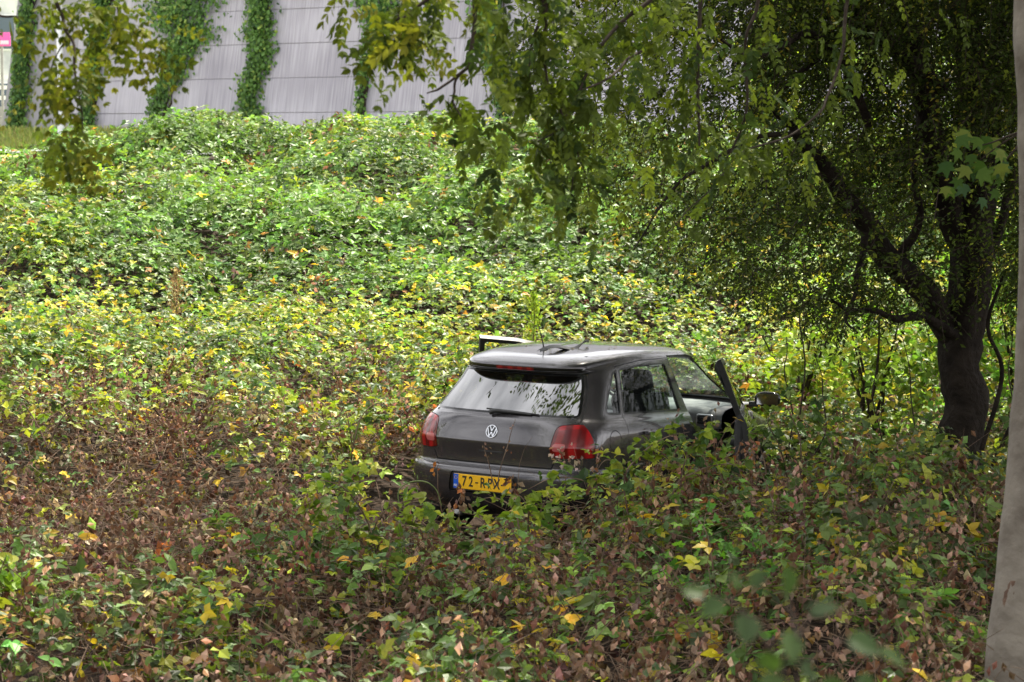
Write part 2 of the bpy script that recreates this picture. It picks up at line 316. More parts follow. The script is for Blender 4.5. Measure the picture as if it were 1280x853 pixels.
def canes(y0, y1, dens, K, tmpl, dead_tmpl, green, dead, size=(.05, .085), stem_every=0):
    """arching canes lying over the cover, each with K compound leaves"""
    A = []; wid = lambda y: .2133 * y + .9
    area = (y1 - y0) * (wid(y0) + wid(y1)); n = int(area * dens)
    y = y0 + (y1 - y0) * rng.random(n * 2); keep = rng.random(n * 2) < wid(y) / wid(y1); y = y[keep][:n]; n = len(y)
    x = (rng.random(n) * 2 - 1) * wid(y)
    m_ = int(n * .12); ye_ = y[rng.integers(0, n, m_)]; x = np.concatenate([x, (wid(ye_) + rng.random(m_) ** 1.3 * 2.6) * np.where(rng.random(m_) < .5, 1, -1)]); y = np.concatenate([y, ye_]); n = len(y)
    phi = rng.random(n) * 2 * math.pi; L = rng.uniform(.45, 1.5, n); dn = rng.exponential(.10, n); bump = rng.uniform(.03, .20, n) * (rng.random(n) < .7)
    curve = rng.normal(size=n) * .6
    P = np.zeros((n, K, 3)); s = np.linspace(0, 1, K)[None]
    ang = phi[:, None] + curve[:, None] * s
    P[..., 0] = x[:, None] + L[:, None] * (s - .5) * np.cos(ang); P[..., 1] = y[:, None] + L[:, None] * (s - .5) * np.sin(ang)
    P[..., 2] = Tveg(P[..., 0], P[..., 1]) - dn[:, None] + bump[:, None] * np.sin(math.pi * (.1 + .85 * s)) - .10 * (s ** 3)
    D0, u, v = dead_field(P[:, K // 2, 0], P[:, K // 2, 1])
    isdead = rng.random(n) < D0
    Pf = P.reshape(-1, 3); tang = unit(np.gradient(P, axis=1)).reshape(-1, 3); cid = np.repeat(np.arange(n), K)
    side = np.where(np.arange(n * K) % 2 == 0, 1., -1.)
    lat = unit(np.cross(tang, np.array((0, 0, 1.)))) * side[:, None]
    D = unit(lat + tang * .4 + rnd(n * K) * .25); D[:, 2] += .15
    sz = rng.uniform(size[0], size[1], n * K)
    Q = Pf + D * (sz * rng.uniform(.3, 1.1, n * K))[:, None]
    ok = ~in_car(Q[:, 0], Q[:, 1], Q[:, 2])
    # surface lean of the cover pushes leaf faces outward
    e = .12; gx = (Tveg(Q[:, 0] + e, Q[:, 1]) - Tveg(Q[:, 0] - e, Q[:, 1])) / (2 * e); gy = (Tveg(Q[:, 0], Q[:, 1] + e) - Tveg(Q[:, 0], Q[:, 1] - e)) / (2 * e)
    N = unit(np.stack([-gx, -gy, np.ones_like(gx)], -1) + rnd(n * K) * .38)
    uu, vv = u[cid], v[cid]
    k = ok & ~isdead[cid] & (rng.random(n * K) < .92)
    c = green_cols(Q[k, 0], Q[k, 1], uu[k], vv[k], k.sum())
    cc = np.exp(rng.normal(size=(n, 1)) * .2)[cid[k]] * np.exp(rng.normal(size=(n, 3)) * .07)[cid[k]]
    compound(green, Q[k], unit(D[k] - N[k] * .15), N[k], sz[k], c * cc, tmpl)
    k = ok & isdead[cid]; kk = k & (rng.random(n * K) < .80)
    m = kk.sum()
    c = np.where(rng.random((m, 1)) < .48, PAL[4], PAL[5]); r = rng.random((m, 1)); c = np.where(r < .035, PAL[6], c); c = np.where(r > .86, PAL[0] * np.array((1.5, 1.1, .9)), c); c = np.where(r > .955, PAL[2], c)
    c = np.where(rng.random((m, 1)) < .10, np.array((.34, .26, .13)), c); c = np.where(rng.random((m, 1)) < .12, np.array((.07, .035, .022)), c); c = jitter_col(c, m, .38)
    dd = D[kk] * .55 + np.array((0, 0, -.7)) + rnd(m) * .35
    for rep in range(3):
        V, F, q_ = leaves(Q[kk] + rnd(m) * .03, dd + rnd(m) * .35, rnd(m), sz[kk] * rng.uniform(.6, 1.05, m), dead_tmpl, .95); dead.add(V, F, q_, c * np.exp(rng.normal(size=(m, 1)) * .2))
    if stem_every:
        sel = np.where((rng.random(n) < 1. / stem_every) | (isdead & (rng.random(n) < .8)))[0]
        PP = P[sel][:, ::2].copy(); r0 = rng.uniform(.0016, .0042, len(sel)); stems.append((PP, r0))
def ribbons(name, lst, mat, parent=None):
    """three sided twigs: each entry (N,K,3) points and (N,) radii"""
    Vs, Fs, o = [], [], 0
    for P, r in lst:
        n, K, _ = P.shape; T = unit(np.gradient(P, axis=1)); a = unit(np.cross(T, np.array((.3, .2, 1.)))); b = np.cross(T, a)
        tp = (1 - .55 * np.linspace(0, 1, K))[None, :, None] * r[:, None, None]
        ring = np.stack([P + tp * a, P + tp * (-.5 * a + .87 * b), P + tp * (-.5 * a - .87 * b)], 2)      # n,K,3,3
        V = ring.reshape(-1, 3); base = (np.arange(n) * K * 3)[:, None, None] + (np.arange(K - 1) * 3)[None, :, None]; j = np.arange(3)[None, None]; j2 = (np.arange(3) + 1) % 3
        F = np.stack([base + j, base + j2, base + j2 + 3, base + j + 3], -1).reshape(-1, 4)
        Vs.append(V); Fs.append(F + o); o += len(V)
    return mesh(name, np.concatenate(Vs), np.concatenate(Fs), mat, parent)
green, dead = Acc(), Acc()
canes(9.2, 15.2, 24, 9, TN, TD, green, dead, (.050, .092), 3)
canes(15.0, 22.2, 36, 9, T5, TD, green, dead, (.050, .086), 3)
canes(22.0, 27.0, 36, 10, T5, TD, green, dead, (.048, .082), 6)
canes(26.8, 39.5, 39, 10, T2, T2, green, dead, (.068, .115), 0)
# upright shoots: leafy ones on the green clumps, shrivelled ones over the dead parts
def uprights(n, y0, y1, tmpl):
    y = rng.uniform(y0, y1, n); x = (rng.random(n) * 2 - 1) * (.2133 * y + .6); D0, u, v = dead_field(x, y); dd = rng.random(n) < D0 * 1.25; h_ = rng.uniform(.08, .38, n) * np.where(dd, 1, .8); K = 9
    hol = np.exp(-((x + 2.7) / 1.2) ** 2 - ((y - 16.0) / 1.4) ** 2); k = (rng.random(n) > hol) & ~((abs(x + .25) < .8) & (abs(y - 16.8) < 1.2)); x, y, dd, h_, u, v = x[k], y[k], dd[k], h_[k], u[k], v[k]; n = len(x)
    s = np.linspace(0, 1, K)[None]; le = rng.normal(size=(n, 2)) * .30
    P = np.stack([x[:, None] + le[:, :1] * h_[:, None] * s ** 1.5, y[:, None] + le[:, 1:] * h_[:, None] * s ** 1.5, (Tveg(x, y) - .22)[:, None] + (h_[:, None] + .22) * s], -1); k = ~in_car(P[..., 0], P[..., 1], P[..., 2]).any(1)
    P, dd, u, v = P[k], dd[k], u[k], v[k]; n = len(P); stems.append((P[:, ::2], rng.uniform(.0015, .0032, n)))
    g_ = P[~dd][:, 2:]; m = len(g_) * (K - 2); Q = g_.reshape(-1, 3) + rnd(m) * .012; D = rnd(m) * np.array((1, 1, .25)) + np.array((0, 0, -.1)); uu, vv = np.repeat(u[~dd], K - 2), np.repeat(v[~dd], K - 2)
    c = green_cols(Q[:, 0], Q[:, 1], uu, vv, m); compound(green, Q, unit(D), unit(rnd(m) * .4 + np.array((0, -.25, 1))), rng.uniform(.045, .085, m), c, tmpl, .2)
    g_ = np.repeat(P[dd][:, 2:], 2, axis=1); m = g_.shape[0] * g_.shape[1]; Q = g_.reshape(-1, 3) + rnd(m) * .022; c = np.repeat(np.where(rng.random((len(g_), 1)) < .45, PAL[4], PAL[5]) * np.exp(rng.normal(size=(len(g_), 1)) * .3), g_.shape[1], axis=0)
    V, F, q_ = leaves(Q, rnd(m) * .5 + np.array((0, 0, -.8)), rnd(m), rng.uniform(.03, .07, m), TD, 1.); dead.add(V, F, q_, jitter_col(c, m, .2))
uprights(1100, 9.5, 16, T5); uprights(1100, 15.5, 23, T5)
o = green.build('bramble_leaves', M['leaf']); tag(o, kind='stuff', label='green and yellowing bramble leaves covering the bank and foreground', cat='brambles')
o = dead.build('withered_leaves', M['dead']); tag(o, kind='stuff', label='brown withered leaves hanging among the brambles', cat='dead leaves')
# bare dead stalks lying and standing in the trampled parts
n = 15000
y = rng.uniform(9, 22.5, n); x = (rng.random(n) * 2 - 1) * (.2133 * y + .6); D0, u, v = dead_field(x, y)
hol = np.exp(-((x + 2.7) / 1.3) ** 2 - ((y - 16.0) / 1.5) ** 2)
k = rng.random(n) < np.clip(D0 * .8 + hol * .6, 0, 1); x, y, hol = x[k], y[k], hol[k]; n = len(x)
K = 5; s = np.linspace(0, 1, K)[None]; L = rng.uniform(.3, 1.1, n); az = rng.random(n) * 2 * math.pi; el = np.where(rng.random(n) < .35 * (1 - hol), rng.uniform(.7, 1.45, n), rng.uniform(-.12, .35, n))
P = np.zeros((n, K, 3)); bend = rng.normal(size=n) * .5
P[..., 0] = x[:, None] + L[:, None] * s * (np.cos(az) * np.cos(el))[:, None] + (bend * L)[:, None] * s ** 2 * .4 * -np.sin(az)[:, None]
P[..., 1] = y[:, None] + L[:, None] * s * (np.sin(az) * np.cos(el))[:, None] + (bend * L)[:, None] * s ** 2 * .4 * np.cos(az)[:, None]
P[..., 2] = (Tveg(x, y) - rng.uniform(.0, .28, n))[:, None] + L[:, None] * s * np.sin(el)[:, None] * .6 - .12 * (s ** 2) * L[:, None]
k = ~in_car(P[..., 0], P[..., 1], P[..., 2]).any(1); stems.append((P[k], rng.uniform(.0015, .004, k.sum())))
ok_stems = []
for P, r in stems:
    k = ~in_car(P[..., 0], P[..., 1], P[..., 2]).any(1); ok_stems.append((P[k], r[k]))
o = ribbons('bramble_canes', ok_stems, M['stem']); tag(o, kind='stuff', label='tangle of dry brown canes under the bramble leaves', cat='canes')

# grass on the verge beyond the bank, seen at the left
def grass(name, n, fn, h, cols, label):
    P = fn(n); a = Acc(); d = rnd(n) * .35 + np.array((0, 0, 1.)); c = jitter_col(cols[rng.integers(0, len(cols), n)], n, .2)
    V, F, k = leaves(P, d, rnd(n), rng.uniform(h * .6, h * 1.3, n), T2, .18); a.add(V, F, k, c)
    o = a.build(name, M['grass']); tag(o, label, 'grass', kind='stuff')
def verge_pts(n):
    t = rng.uniform(2, 24, n); of = rng.uniform(.15, 3.5, n); x = WX + WD[0] * t + WN[0] * of; y = WY + WD[1] * t + WN[1] * of
    return np.stack([x, y, G(x, y)], -1)
grass('verge_grass', 15000, verge_pts, .22, np.array([(.34, .38, .12), (.42, .40, .16), (.26, .34, .09)]), 'short pale green grass between the road and the wall')

# ------------------------------------------------------------------ retaining wall of concrete courses, leaning back
WZ = 2.98
def wp(s, h, off=0.):
    s = np.asarray(s, float); h = np.asarray(h, float); off = np.asarray(off, float); b = off - BAT * h
    return np.stack([WX + WD[0] * s + WN[0] * b, WY + WD[1] * s + WN[1] * b, WZ + h + 0 * s], -1)
def wall_hit(u, v):
    r = ray(u, v); n3 = np.array((WN[0], WN[1], BAT)); p0 = np.array((WX, WY, WZ)); t = n3 @ (p0 - CAM) / (n3 @ r); p = CAM + r * t
    return (p[:2] - np.array((WX, WY))) @ WD, p[2] - WZ
def concrete(name):
    m = bpy.data.materials.new(name); m.use_nodes = True; n = m.node_tree; b = n.nodes['Principled BSDF']; b.inputs['Roughness'].default_value = .9
    tc = n.nodes.new('ShaderNodeTexCoord'); dt = n.nodes.new('ShaderNodeVectorMath'); dt.operation = 'DOT_PRODUCT'; dt.inputs[1].default_value = (WD[0] * 8, WD[1] * 8, 0); n.links.new(tc.outputs['Object'], dt.inputs[0])
    sx = n.nodes.new('ShaderNodeSeparateXYZ'); n.links.new(tc.outputs['Object'], sx.inputs[0]); zz = n.nodes.new('ShaderNodeMath'); zz.operation = 'MULTIPLY'; zz.inputs[1].default_value = .25; n.links.new(sx.outputs['Z'], zz.inputs[0])
    mp = n.nodes.new('ShaderNodeCombineXYZ'); n.links.new(dt.outputs['Value'], mp.inputs[0]); n.links.new(zz.outputs[0], mp.inputs[2])
    t = n.nodes.new('ShaderNodeTexNoise'); t.inputs['Scale'].default_value = 3.; t.inputs['Detail'].default_value = 8
    n.links.new(mp.outputs[0], t.inputs['Vector'])
    t2 = n.nodes.new('ShaderNodeTexNoise'); t2.inputs['Scale'].default_value = .5; n.links.new(tc.outputs['Object'], t2.inputs['Vector'])
    mx = n.nodes.new('ShaderNodeMath'); mx.operation = 'ADD'; n.links.new(t.outputs['Fac'], mx.inputs[0]); n.links.new(t2.outputs['Fac'], mx.inputs[1])
    r = n.nodes.new('ShaderNodeValToRGB'); r.color_ramp.elements[0].position = .75; r.color_ramp.elements[1].position = 1.25
    r.color_ramp.elements[0].color = (.27, .255, .295, 1); r.color_ramp.elements[1].color = (.46, .44, .49, 1)
    hf = n.nodes.new('ShaderNodeMath'); hf.operation = 'MULTIPLY'; hf.inputs[1].default_value = 1.
    n.links.new(mx.outputs[0], hf.inputs[0]); mr = n.nodes.new('ShaderNodeMapRange'); mr.inputs[1].default_value = .75; mr.inputs[2].default_value = 1.25
    n.links.new(hf.outputs[0], mr.inputs[0]); r.color_ramp.elements[0].position = 0; r.color_ramp.elements[1].position = 1
    n.links.new(mr.outputs[0], r.inputs[0]); n.links.new(r.outputs[0], b.inputs['Base Color'])
    bp = n.nodes.new('ShaderNodeBump'); bp.inputs['Strength'].default_value = .7; bp.inputs['Distance'].default_value = .04
    n.links.new(t.outputs['Fac'], bp.inputs['Height']); n.links.new(bp.outputs[0], b.inputs['Normal'])
    return m
M['concrete'] = concrete('ribbed_concrete'); M['joint'] = principled('joint_shadow_gap', (.27, .26, .28), .95)
wall = empty('retaining_wall', (WX, WY, WZ)); tag(wall, 'tall pale grey ribbed concrete retaining wall of stacked courses behind the bramble bank', 'wall')
wi = Matrix.Translation((-WX, -WY, -WZ))
def wmesh(name, V, F, mat, parent, **k):
    return mesh(name, np.asarray(V) - np.array((WX, WY, WZ)), F, mat, parent, **k)
CH, BAY = .845, 3.3
V = [wp(s_, h_, -.02) for s_ in (-33, 16.6) for h_ in (-.3, 7.7)]; V += [wp(s_, h_, -.8) for s_ in (-33, 16.6) for h_ in (-.3, 7.7)]
wmesh('backing', V, np.array([(0, 2, 3, 1), (4, 5, 7, 6), (0, 1, 5, 4), (2, 6, 7, 3), (1, 3, 7, 5)]), M['joint'], wall, smooth=False)
BF = np.array([(0, 1, 2, 3), (4, 5, 6, 7), (0, 4, 7, 1), (1, 7, 6, 2), (2, 6, 5, 3), (3, 5, 4, 0)])
def slab(s0, s1, h0, h1, f=.0, b=-.019, c=.007):
    g_ = .006
    s0 += g_; s1 -= g_; h0 += .007; h1 -= .007
    V = [wp(s0 + c, h0 + c, f), wp(s0 + c, h1 - c, f), wp(s1 - c, h1 - c, f), wp(s1 - c, h0 + c, f), wp(s0, h0, f - c), wp(s0, h1, f - c), wp(s1, h1, f - c), wp(s1, h0, f - c),
         wp(s0, h0, b), wp(s0, h1, b), wp(s1, h1, b), wp(s1, h0, b)]
    F = [(0, 3, 2, 1), (0, 1, 5, 4), (1, 2, 6, 5), (2, 3, 7, 6), (3, 0, 4, 7), (4, 5, 9, 8), (5, 6, 10, 9), (6, 7, 11, 10), (7, 4, 8, 11)]
    return V, np.array(F)
s0w = wall_hit(315, 120)[0] - 3 * BAY
for i in range(-9, 7):
    for j in range(9):
        a = s0w + i * BAY; 
        if a + BAY > 16.7 or a < -33: continue
        V, Fp = slab(a, a + BAY, -.28 + j * CH + (.003 if i % 2 else 0), -.28 + (j + 1) * CH, rng.uniform(-.006, .006))
        wmesh('concrete_panel', V, Fp, M['concrete'], wall, smooth=False)
V, Fp = slab(-33, 16.6, 7.34, 7.6, .10, -.8); wmesh('coping', V, Fp, M['concrete'], wall, smooth=False)

# climbing plants on the wall: outline given by edges at several heights, as seen
def ivy(rows, label, dark=0., dens=300, trunk=True, group='ivy columns on the wall'):
    pts = [(wall_hit(a, v), wall_hit(b, v)) for v, a, b in rows]
    hs_ = np.array([(p[0][1] + p[1][1]) / 2 for p in pts]); sl_ = np.array([p[0][0] for p in pts]); sr_ = np.array([p[1][0] for p in pts])
    od = np.argsort(hs_); hs_, sl_, sr_ = hs_[od], sl_[od], sr_[od]
    dw_ = np.abs(sl_ - sr_); area = float(((dw_[1:] + dw_[:-1]) / 2 * np.diff(hs_)).sum()); n = int(area * dens * 3)
    h = rng.uniform(hs_[0] - .1, hs_[-1], n); a = np.interp(h, hs_, sl_); b = np.interp(h, hs_, sr_); wdt = abs(a - b)
    k = rng.random(n) < wdt / wdt.max(); h, a, b, wdt = h[k], a[k], b[k], wdt[k]; n = len(h)
    f = rng.normal(size=n) * .215 + .5 + .12 * vnoise(h, h * 0, .5, int(rows[0][1])); s_ = a + (b - a) * f
    off = .06 + .22 * np.exp(-((f - .5) / .35) ** 2) * rng.random(n) + .10 * vnoise(s_, h, .45, 8)
    P = wp(s_, h, np.maximum(off, .02)); nn = np.array((WN[0], WN[1], .35)) + rnd(n) * .4; t = np.array((0, 0, -1.)) + rnd(n) * .5
    c = np.where(rng.random((n, 1)) < .3 + dark + .25 * vnoise(s_, h, .6, 9)[:, None], np.array((.05, .11, .03)), np.array((.11, .21, .05)))
    c = np.where(rng.random((n, 1)) < .08 * (1 - dark), np.array((.24, .33, .07)), c) * np.exp(rng.normal(size=(n, 1)) * .2)
    root = empty('ivy', tuple(wp((sl_[0] + sr_[0]) / 2, hs_[0], 0))); tag(root, label, 'ivy', group)
    rl = np.array(root.location)
    A = Acc(); V, F, kk = leaves(P - rl, t, nn, rng.uniform(.07, .14, n), T5, 1.15); A.add(V, F, kk, c); o = A.build('foliage', M['leaf_ivy'], root); tag(o, kind='stuff')
    L = []
    for q_ in range(7):
        hh = np.linspace(hs_[0] - .1, hs_[-1] - rng.random() * 1, 14); fr = .2 + .6 * rng.random()
        ss = np.interp(hh, hs_, sl_ + (sr_ - sl_) * fr) + rng.normal(size=14) * .05
        L.append(tube_arrays(wp(ss, hh, .035) - rl, np.linspace(.03, .012, 14), 5))
    tubes('stem', L, M['twig'], root)
I = ivy
I([(-90, 46, 82), (0, 27, 50), (60, 20, 47), (110, 14, 40), (158, 11, 33)], 'leftmost dark green ivy column at the far left end of the wall', .25)
I([(-90, 130, 165), (0, 118, 148), (60, 108, 136), (110, 104, 130), (166, 103, 122)], 'dark narrow ivy column second from the left, behind the hanging leaves', .2)
I([(-90, 165, 330), (0, 172, 284), (30, 190, 278), (60, 200, 258), (90, 196, 238), (120, 190, 222), (158, 186, 206)], 'broad ivy cascade, wide at the top and narrowing down to the brambles', -.1)
I([(-90, 318, 370), (0, 309, 352), (60, 306, 346), (100, 301, 334), (156, 296, 331)], 'thick upright bright green ivy column in the middle of the bare wall', 0)
I([(-90, 420, 560), (0, 425, 508), (14, 440, 506), (28, 456, 500), (60, 451, 478), (90, 449, 466), (152, 446, 456)], 'thin hanging ivy tail ending in a narrow yellow green strand', -.15)
I([(-90, 610, 680), (0, 590, 640), (60, 600, 640), (110, 618, 648), (165, 617, 640)], 'pale ivy column half hidden by the hanging tree leaves', .1)
I([(-90, 980, 1040), (0, 950, 1000), (150, 930, 970)], 'ivy column on the wall behind the dark tree crown', .1)

# ------------------------------------------------------------------ the car
M['paint'] = principled('graphite_paint', (.058, .053, .056), .25, metal=.5, coat=1., noise=(3, (.072, .067, .072), 9))
M['paint_in'] = principled('door_shut_paint', (.045, .043, .042), .5, metal=.3)
M['black'] = principled('black_plastic', (.012, .012, .012), .55, noise=(30, (.02, .02, .02)))
M['gloss_black'] = principled('gloss_black_trim', (.008, .008, .008), .12)
M['rubber'] = principled('rubber', (.015, .015, .015), .85)
M['interior'] = principled('grey_interior', (.05, .05, .052), .85, noise=(40, (.065, .065, .066)))
M['fabric'] = principled('seat_cloth', (.02, .02, .022), .95, noise=(90, (.035, .035, .038)))
M['dash'] = principled('dashboard_grain', (.16, .165, .17), .6, noise=(60, (.20, .205, .21)))
M['chrome'] = principled('chrome', (.55, .56, .58), .2, metal=1.)
M['alloy'] = principled('wheel_alloy', (.35, .35, .36), .35, metal=.8)
M['plate_yellow'] = principled('plate_yellow', (.82, .46, .012), .35)
M['plate_blue'] = principled('plate_blue', (.01, .10, .55), .35)
M['ink'] = principled('plate_ink', (.01, .01, .01), .5)
M['white'] = principled('white_print', (.75, .75, .75), .5)
M['mirror'] = principled('mirror_glass', (.35, .35, .36), .06, metal=1.)
M['amber'] = principled('amber_lens', (.7, .22, .02), .2)
M['glass'] = glass_material('window_glass', (.70, .78, .75), 1.45)
M['glass_dark'] = glass_material('tinted_rear_glass', (.06, .07, .075), 3.4)
def red_lens(name, c1, c2):
    m = principled(name, c1, .25, coat=.35); n = m.node_tree; b = n.nodes['Principled BSDF']
    tc = n.nodes.new('ShaderNodeTexCoord'); wv = n.nodes.new('ShaderNodeTexWave'); wv.inputs['Scale'].default_value = 3.5; wv.inputs['Distortion'].default_value = 2.5; wv.inputs['Detail'].default_value = 1
    wv.bands_direction = 'Y'
    n.links.new(tc.outputs['Object'], wv.inputs[0]); r = n.nodes.new('ShaderNodeValToRGB'); r.color_ramp.elements[0].color = (*c1, 1); r.color_ramp.elements[1].color = (*c2, 1)
    r.color_ramp.elements[0].position = .3; r.color_ramp.elements[1].position = .8
    n.links.new(wv.outputs['Fac'], r.inputs[0]); n.links.new(r.outputs[0], b.inputs['Base Color']); return m
M['lens'] = red_lens('red_lens', (.12, .002, .003), (.36, .007, .010)); M['lens_dark'] = red_lens('dark_red_lens', (.10, .003, .005), (.22, .008, .01))
M['lens_pale'] = principled('pale_lens', (.42, .10, .10), .2, coat=.3)

# car frame: X forward from the rear bumper, Y left, Z up from the ground
CW = Matrix(((RW[0][0], -RW[0][1], RW[0][2], CT[0]), (RW[1][0], -RW[1][1], RW[1][2], CT[1]), (RW[2][0], -RW[2][1], RW[2][2], CT[2]), (0, 0, 0, 1)))
DOOR_R, DOOR_L = 23, 37
car = empty('parked_car', mat=CW)
tag(car, 'dark grey five-door hatchback standing in the brambles with both front doors open', 'car')
#        z_r  z_m   z_f   x_r   x_f   w_r   w_m   w_f   a_r   n_r  a_f  n_f
RG = [(.21, .20, .22, .20, 3.76, .64, .77, .62, .45, 3.2, .6, 3.0),
      (.28, .22, .25, .08, 3.86, .72, .80, .68, .45, 3.2, .6, 3.0),
      (.38, .35, .35, .02, 3.94, .775, .825, .74, .42, 3.4, .6, 3.0),
      (.49, .50, .50, .00, 3.97, .80, .838, .76, .42, 3.4, .6, 3.0),
      (.545, .57, .57, .004, 3.965, .80, .840, .76, .42, 3.4, .6, 3.0),
      (.566, .60, .595, .022, 3.955, .797, .840, .755, .41, 3.4, .6, 3.0),
      (.576, .615, .61, .055, 3.95, .792, .839, .75, .39, 3.4, .6, 3.0),
      (.584, .63, .62, .104, 3.945, .790, .838, .75, .37, 3.4, .6, 3.0),
      (.65, .67, .64, .102, 3.93, .790, .838, .745, .37, 3.4, .6, 3.0),
      (.745, .73, .665, .080, 3.90, .789, .838, .74, .38, 3.4, .6, 2.8),
      (.768, .76, .68, .077, 3.86, .787, .837, .735, .38, 3.4, .6, 2.8),
      (.79, .79, .70, .084, 3.80, .785, .836, .73, .38, 3.4, .62, 2.8),
      (.86, .84, .76, .104, 3.66, .775, .834, .725, .40, 3.3, .62, 2.8),
      (.915, .88, .83, .124, 3.46, .758, .826, .72, .41, 3.2, .6, 2.8),
      (.95, .925, .91, .142, 3.24, .738, .806, .70, .42, 3.1, .55, 2.8),
      (.965, .955, .955, .156, 3.13, .722, .785, .68, .42, 3.1, .5, 2.8),
      (.985, .985, .975, .172, 3.08, .708, .768, .67, .42, 3.0, .45, 2.8),
      (1.05, 1.05, 1.04, .232, 2.92, .682, .742, .655, .42, 3.0, .42, 2.8),
      (1.12, 1.13, 1.11, .300, 2.77, .655, .712, .635, .40, 3.0, .40, 2.8),
      (1.20, 1.22, 1.19, .376, 2.62, .625, .680, .610, .38, 3.0, .38, 2.8),
      (1.26, 1.30, 1.30, .436, 2.47, .592, .648, .585, .34, 3.6, .36, 2.8),
      (1.288, 1.355, 1.36, .462, 2.38, .568, .626, .568, .32, 3.8, .34, 2.8),
      (1.298, 1.385, 1.39, .445, 2.33, .545, .612, .555, .28, 3.8, .33, 2.8),
      (1.301, 1.402, 1.405, .400, 2.30, .522, .602, .545, .30, 3.4, .33, 2.8),
      (1.331, 1.420, 1.418, .386, 2.27, .512, .588, .535, .30, 3.4, .32, 2.8),
      (1.353, 1.436, 1.43, .400, 2.23, .496, .566, .52, .30, 3.4, .32, 2.8),
      (1.380, 1.452, 1.442, .440, 2.17, .46, .52, .48, .30, 3.4, .30, 2.6),
      (1.410, 1.467, 1.455, .52, 2.09, .41, .42, .40, .32, 3.0, .28, 2.4),
      (1.427, 1.478, 1.466, .64, 1.99, .28, .29, .27, .30, 2.6, .25, 2.2),
      (1.440, 1.485, 1.474, .76, 1.89, .13, .13, .13, .2, 2.2, .15, 2.2),
      (1.446, 1.487, 1.478, .84, 1.83, .001, .001, .001, .1, 2., .1, 2.)]
RG = np.array(RG)
def ring(p, nr=26, ns=46, nf=16):
    zr, zm, zf, xr, xf, wr, wm, wf, ar, n_r, af, n_f = p
    xm = 1.45
    def Wd(x): return np.where(x < xm, wr + (wm - wr) * (1 - (1 - np.clip((x - xr) / (xm - xr), 0, 1)) ** 2), wf + (wm - wf) * (1 - (1 - np.clip((xf - x) / (xf - xm), 0, 1)) ** 2.4))
    def Zd(x): return np.where(x < xm, zr + (zm - zr) * (1 - (1 - np.clip((x - xr) / (xm - xr), 0, 1)) ** 2), zf + (zm - zf) * (1 - (1 - np.clip((xf - x) / (xf - xm), 0, 1)) ** 2))
    ph = np.linspace(0, math.pi / 2, 200)
    xa = xr + ar - ar * np.cos(ph) ** (2 / n_r); ya = np.sin(ph) ** (2 / n_r); ya = ya * Wd(xa)
    xb = np.linspace(xr + ar, xf - af, 120); yb = Wd(xb)
    xc = xf - af + af * np.sin(ph) ** (2 / n_f); yc = np.cos(ph) ** (2 / n_f) * Wd(xc)
    def rs(x, y, n, end):
        d = np.concatenate([[0], np.cumsum(np.hypot(np.diff(x), np.diff(y)))]); t = np.linspace(0, d[-1], n + 1)
        X_, Y_ = np.interp(t, d, x), np.interp(t, d, y); return (X_, Y_) if end else (X_[:-1], Y_[:-1])
    a, b, c = rs(xa, ya, nr, 0), rs(xb, yb, ns, 0), rs(xc, yc, nf, 1)
    x = np.concatenate([a[0], b[0], c[0]]); y = np.concatenate([a[1], b[1], c[1]])
    return np.stack([x, y, Zd(x)], -1)
def crom(A, sub):
    n = len(A); out = []
    E_ = np.vstack([A[0], A, A[-1]])
    for i in range(n - 1):
        a, b, c, d = E_[i:i + 4]
        for j in range(sub):
            f = j / sub; m1 = (c - a) / 2; m2 = (d - b) / 2
            lim = 3 * np.abs(c - b); m1 = np.clip(m1, -lim, lim); m2 = np.clip(m2, -lim, lim)
            out.append((2 * f ** 3 - 3 * f ** 2 + 1) * b + (f ** 3 - 2 * f ** 2 + f) * m1 + (-2 * f ** 3 + 3 * f ** 2) * c + (f ** 3 - f ** 2) * m2)
    out.append(A[-1]); return np.array(out)
RR = crom(RG, 3)
GR = np.array([ring(p) for p in RR])                       # rings x around x 3, left half
full = np.concatenate([GR, (GR[:, -2:0:-1] * np.array((1, -1, 1)))], axis=1)
nk, nc = full.shape[:2]
Nn = np.zeros_like(full); dU = np.roll(full, -1, 1) - np.roll(full, 1, 1); dV = np.gradient(full, axis=0); Nn = unit(np.cross(dU, dV))
if Nn[nk // 3, 40][1] < 0: Nn = -Nn
Nn[-1] = (0, 0, 1)
shell = []                                                 # list of polygons, each (k,6): position, normal
for k in range(nk - 1):
    for c in range(nc):
        d = (c + 1) % nc; q_ = [(k, c), (k, d), (k + 1, d), (k + 1, c)]
        shell.append(np.array([np.concatenate([full[i], Nn[i]]) for i in q_]))
def orient(pl):
    P = pl[:, :3]; n = np.cross(P[1] - P[0], P[2] - P[0]) + np.cross(P[2] - P[0], P[-1] - P[0])
    return pl if n @ pl[:, 3:].mean(0) > 0 else pl[::-1]
shell = [orient(p) for p in shell]
def clip_half(pl, nrm, d, ax):          # keeps the side where coord . nrm <= d ; returns (inside, outside)
    s_ = pl[:, ax] @ nrm - d
    if (s_ <= 1e-7).all(): return pl, None
    if (s_ >= -1e-7).all(): return None, pl
    a, b = [], []; n = len(pl)
    for i in range(n):
        p, q_, sp, sq = pl[i], pl[(i + 1) % n], s_[i], s_[(i + 1) % n]
        if sp <= 0: a.append(p)
        if sp >= 0: b.append(p)
        if (sp < 0 < sq) or (sq < 0 < sp): t = sp / (sp - sq); x = p + (q_ - p) * t; a.append(x); b.append(x)
    return (np.array(a) if len(a) > 2 else None), (np.array(b) if len(b) > 2 else None)
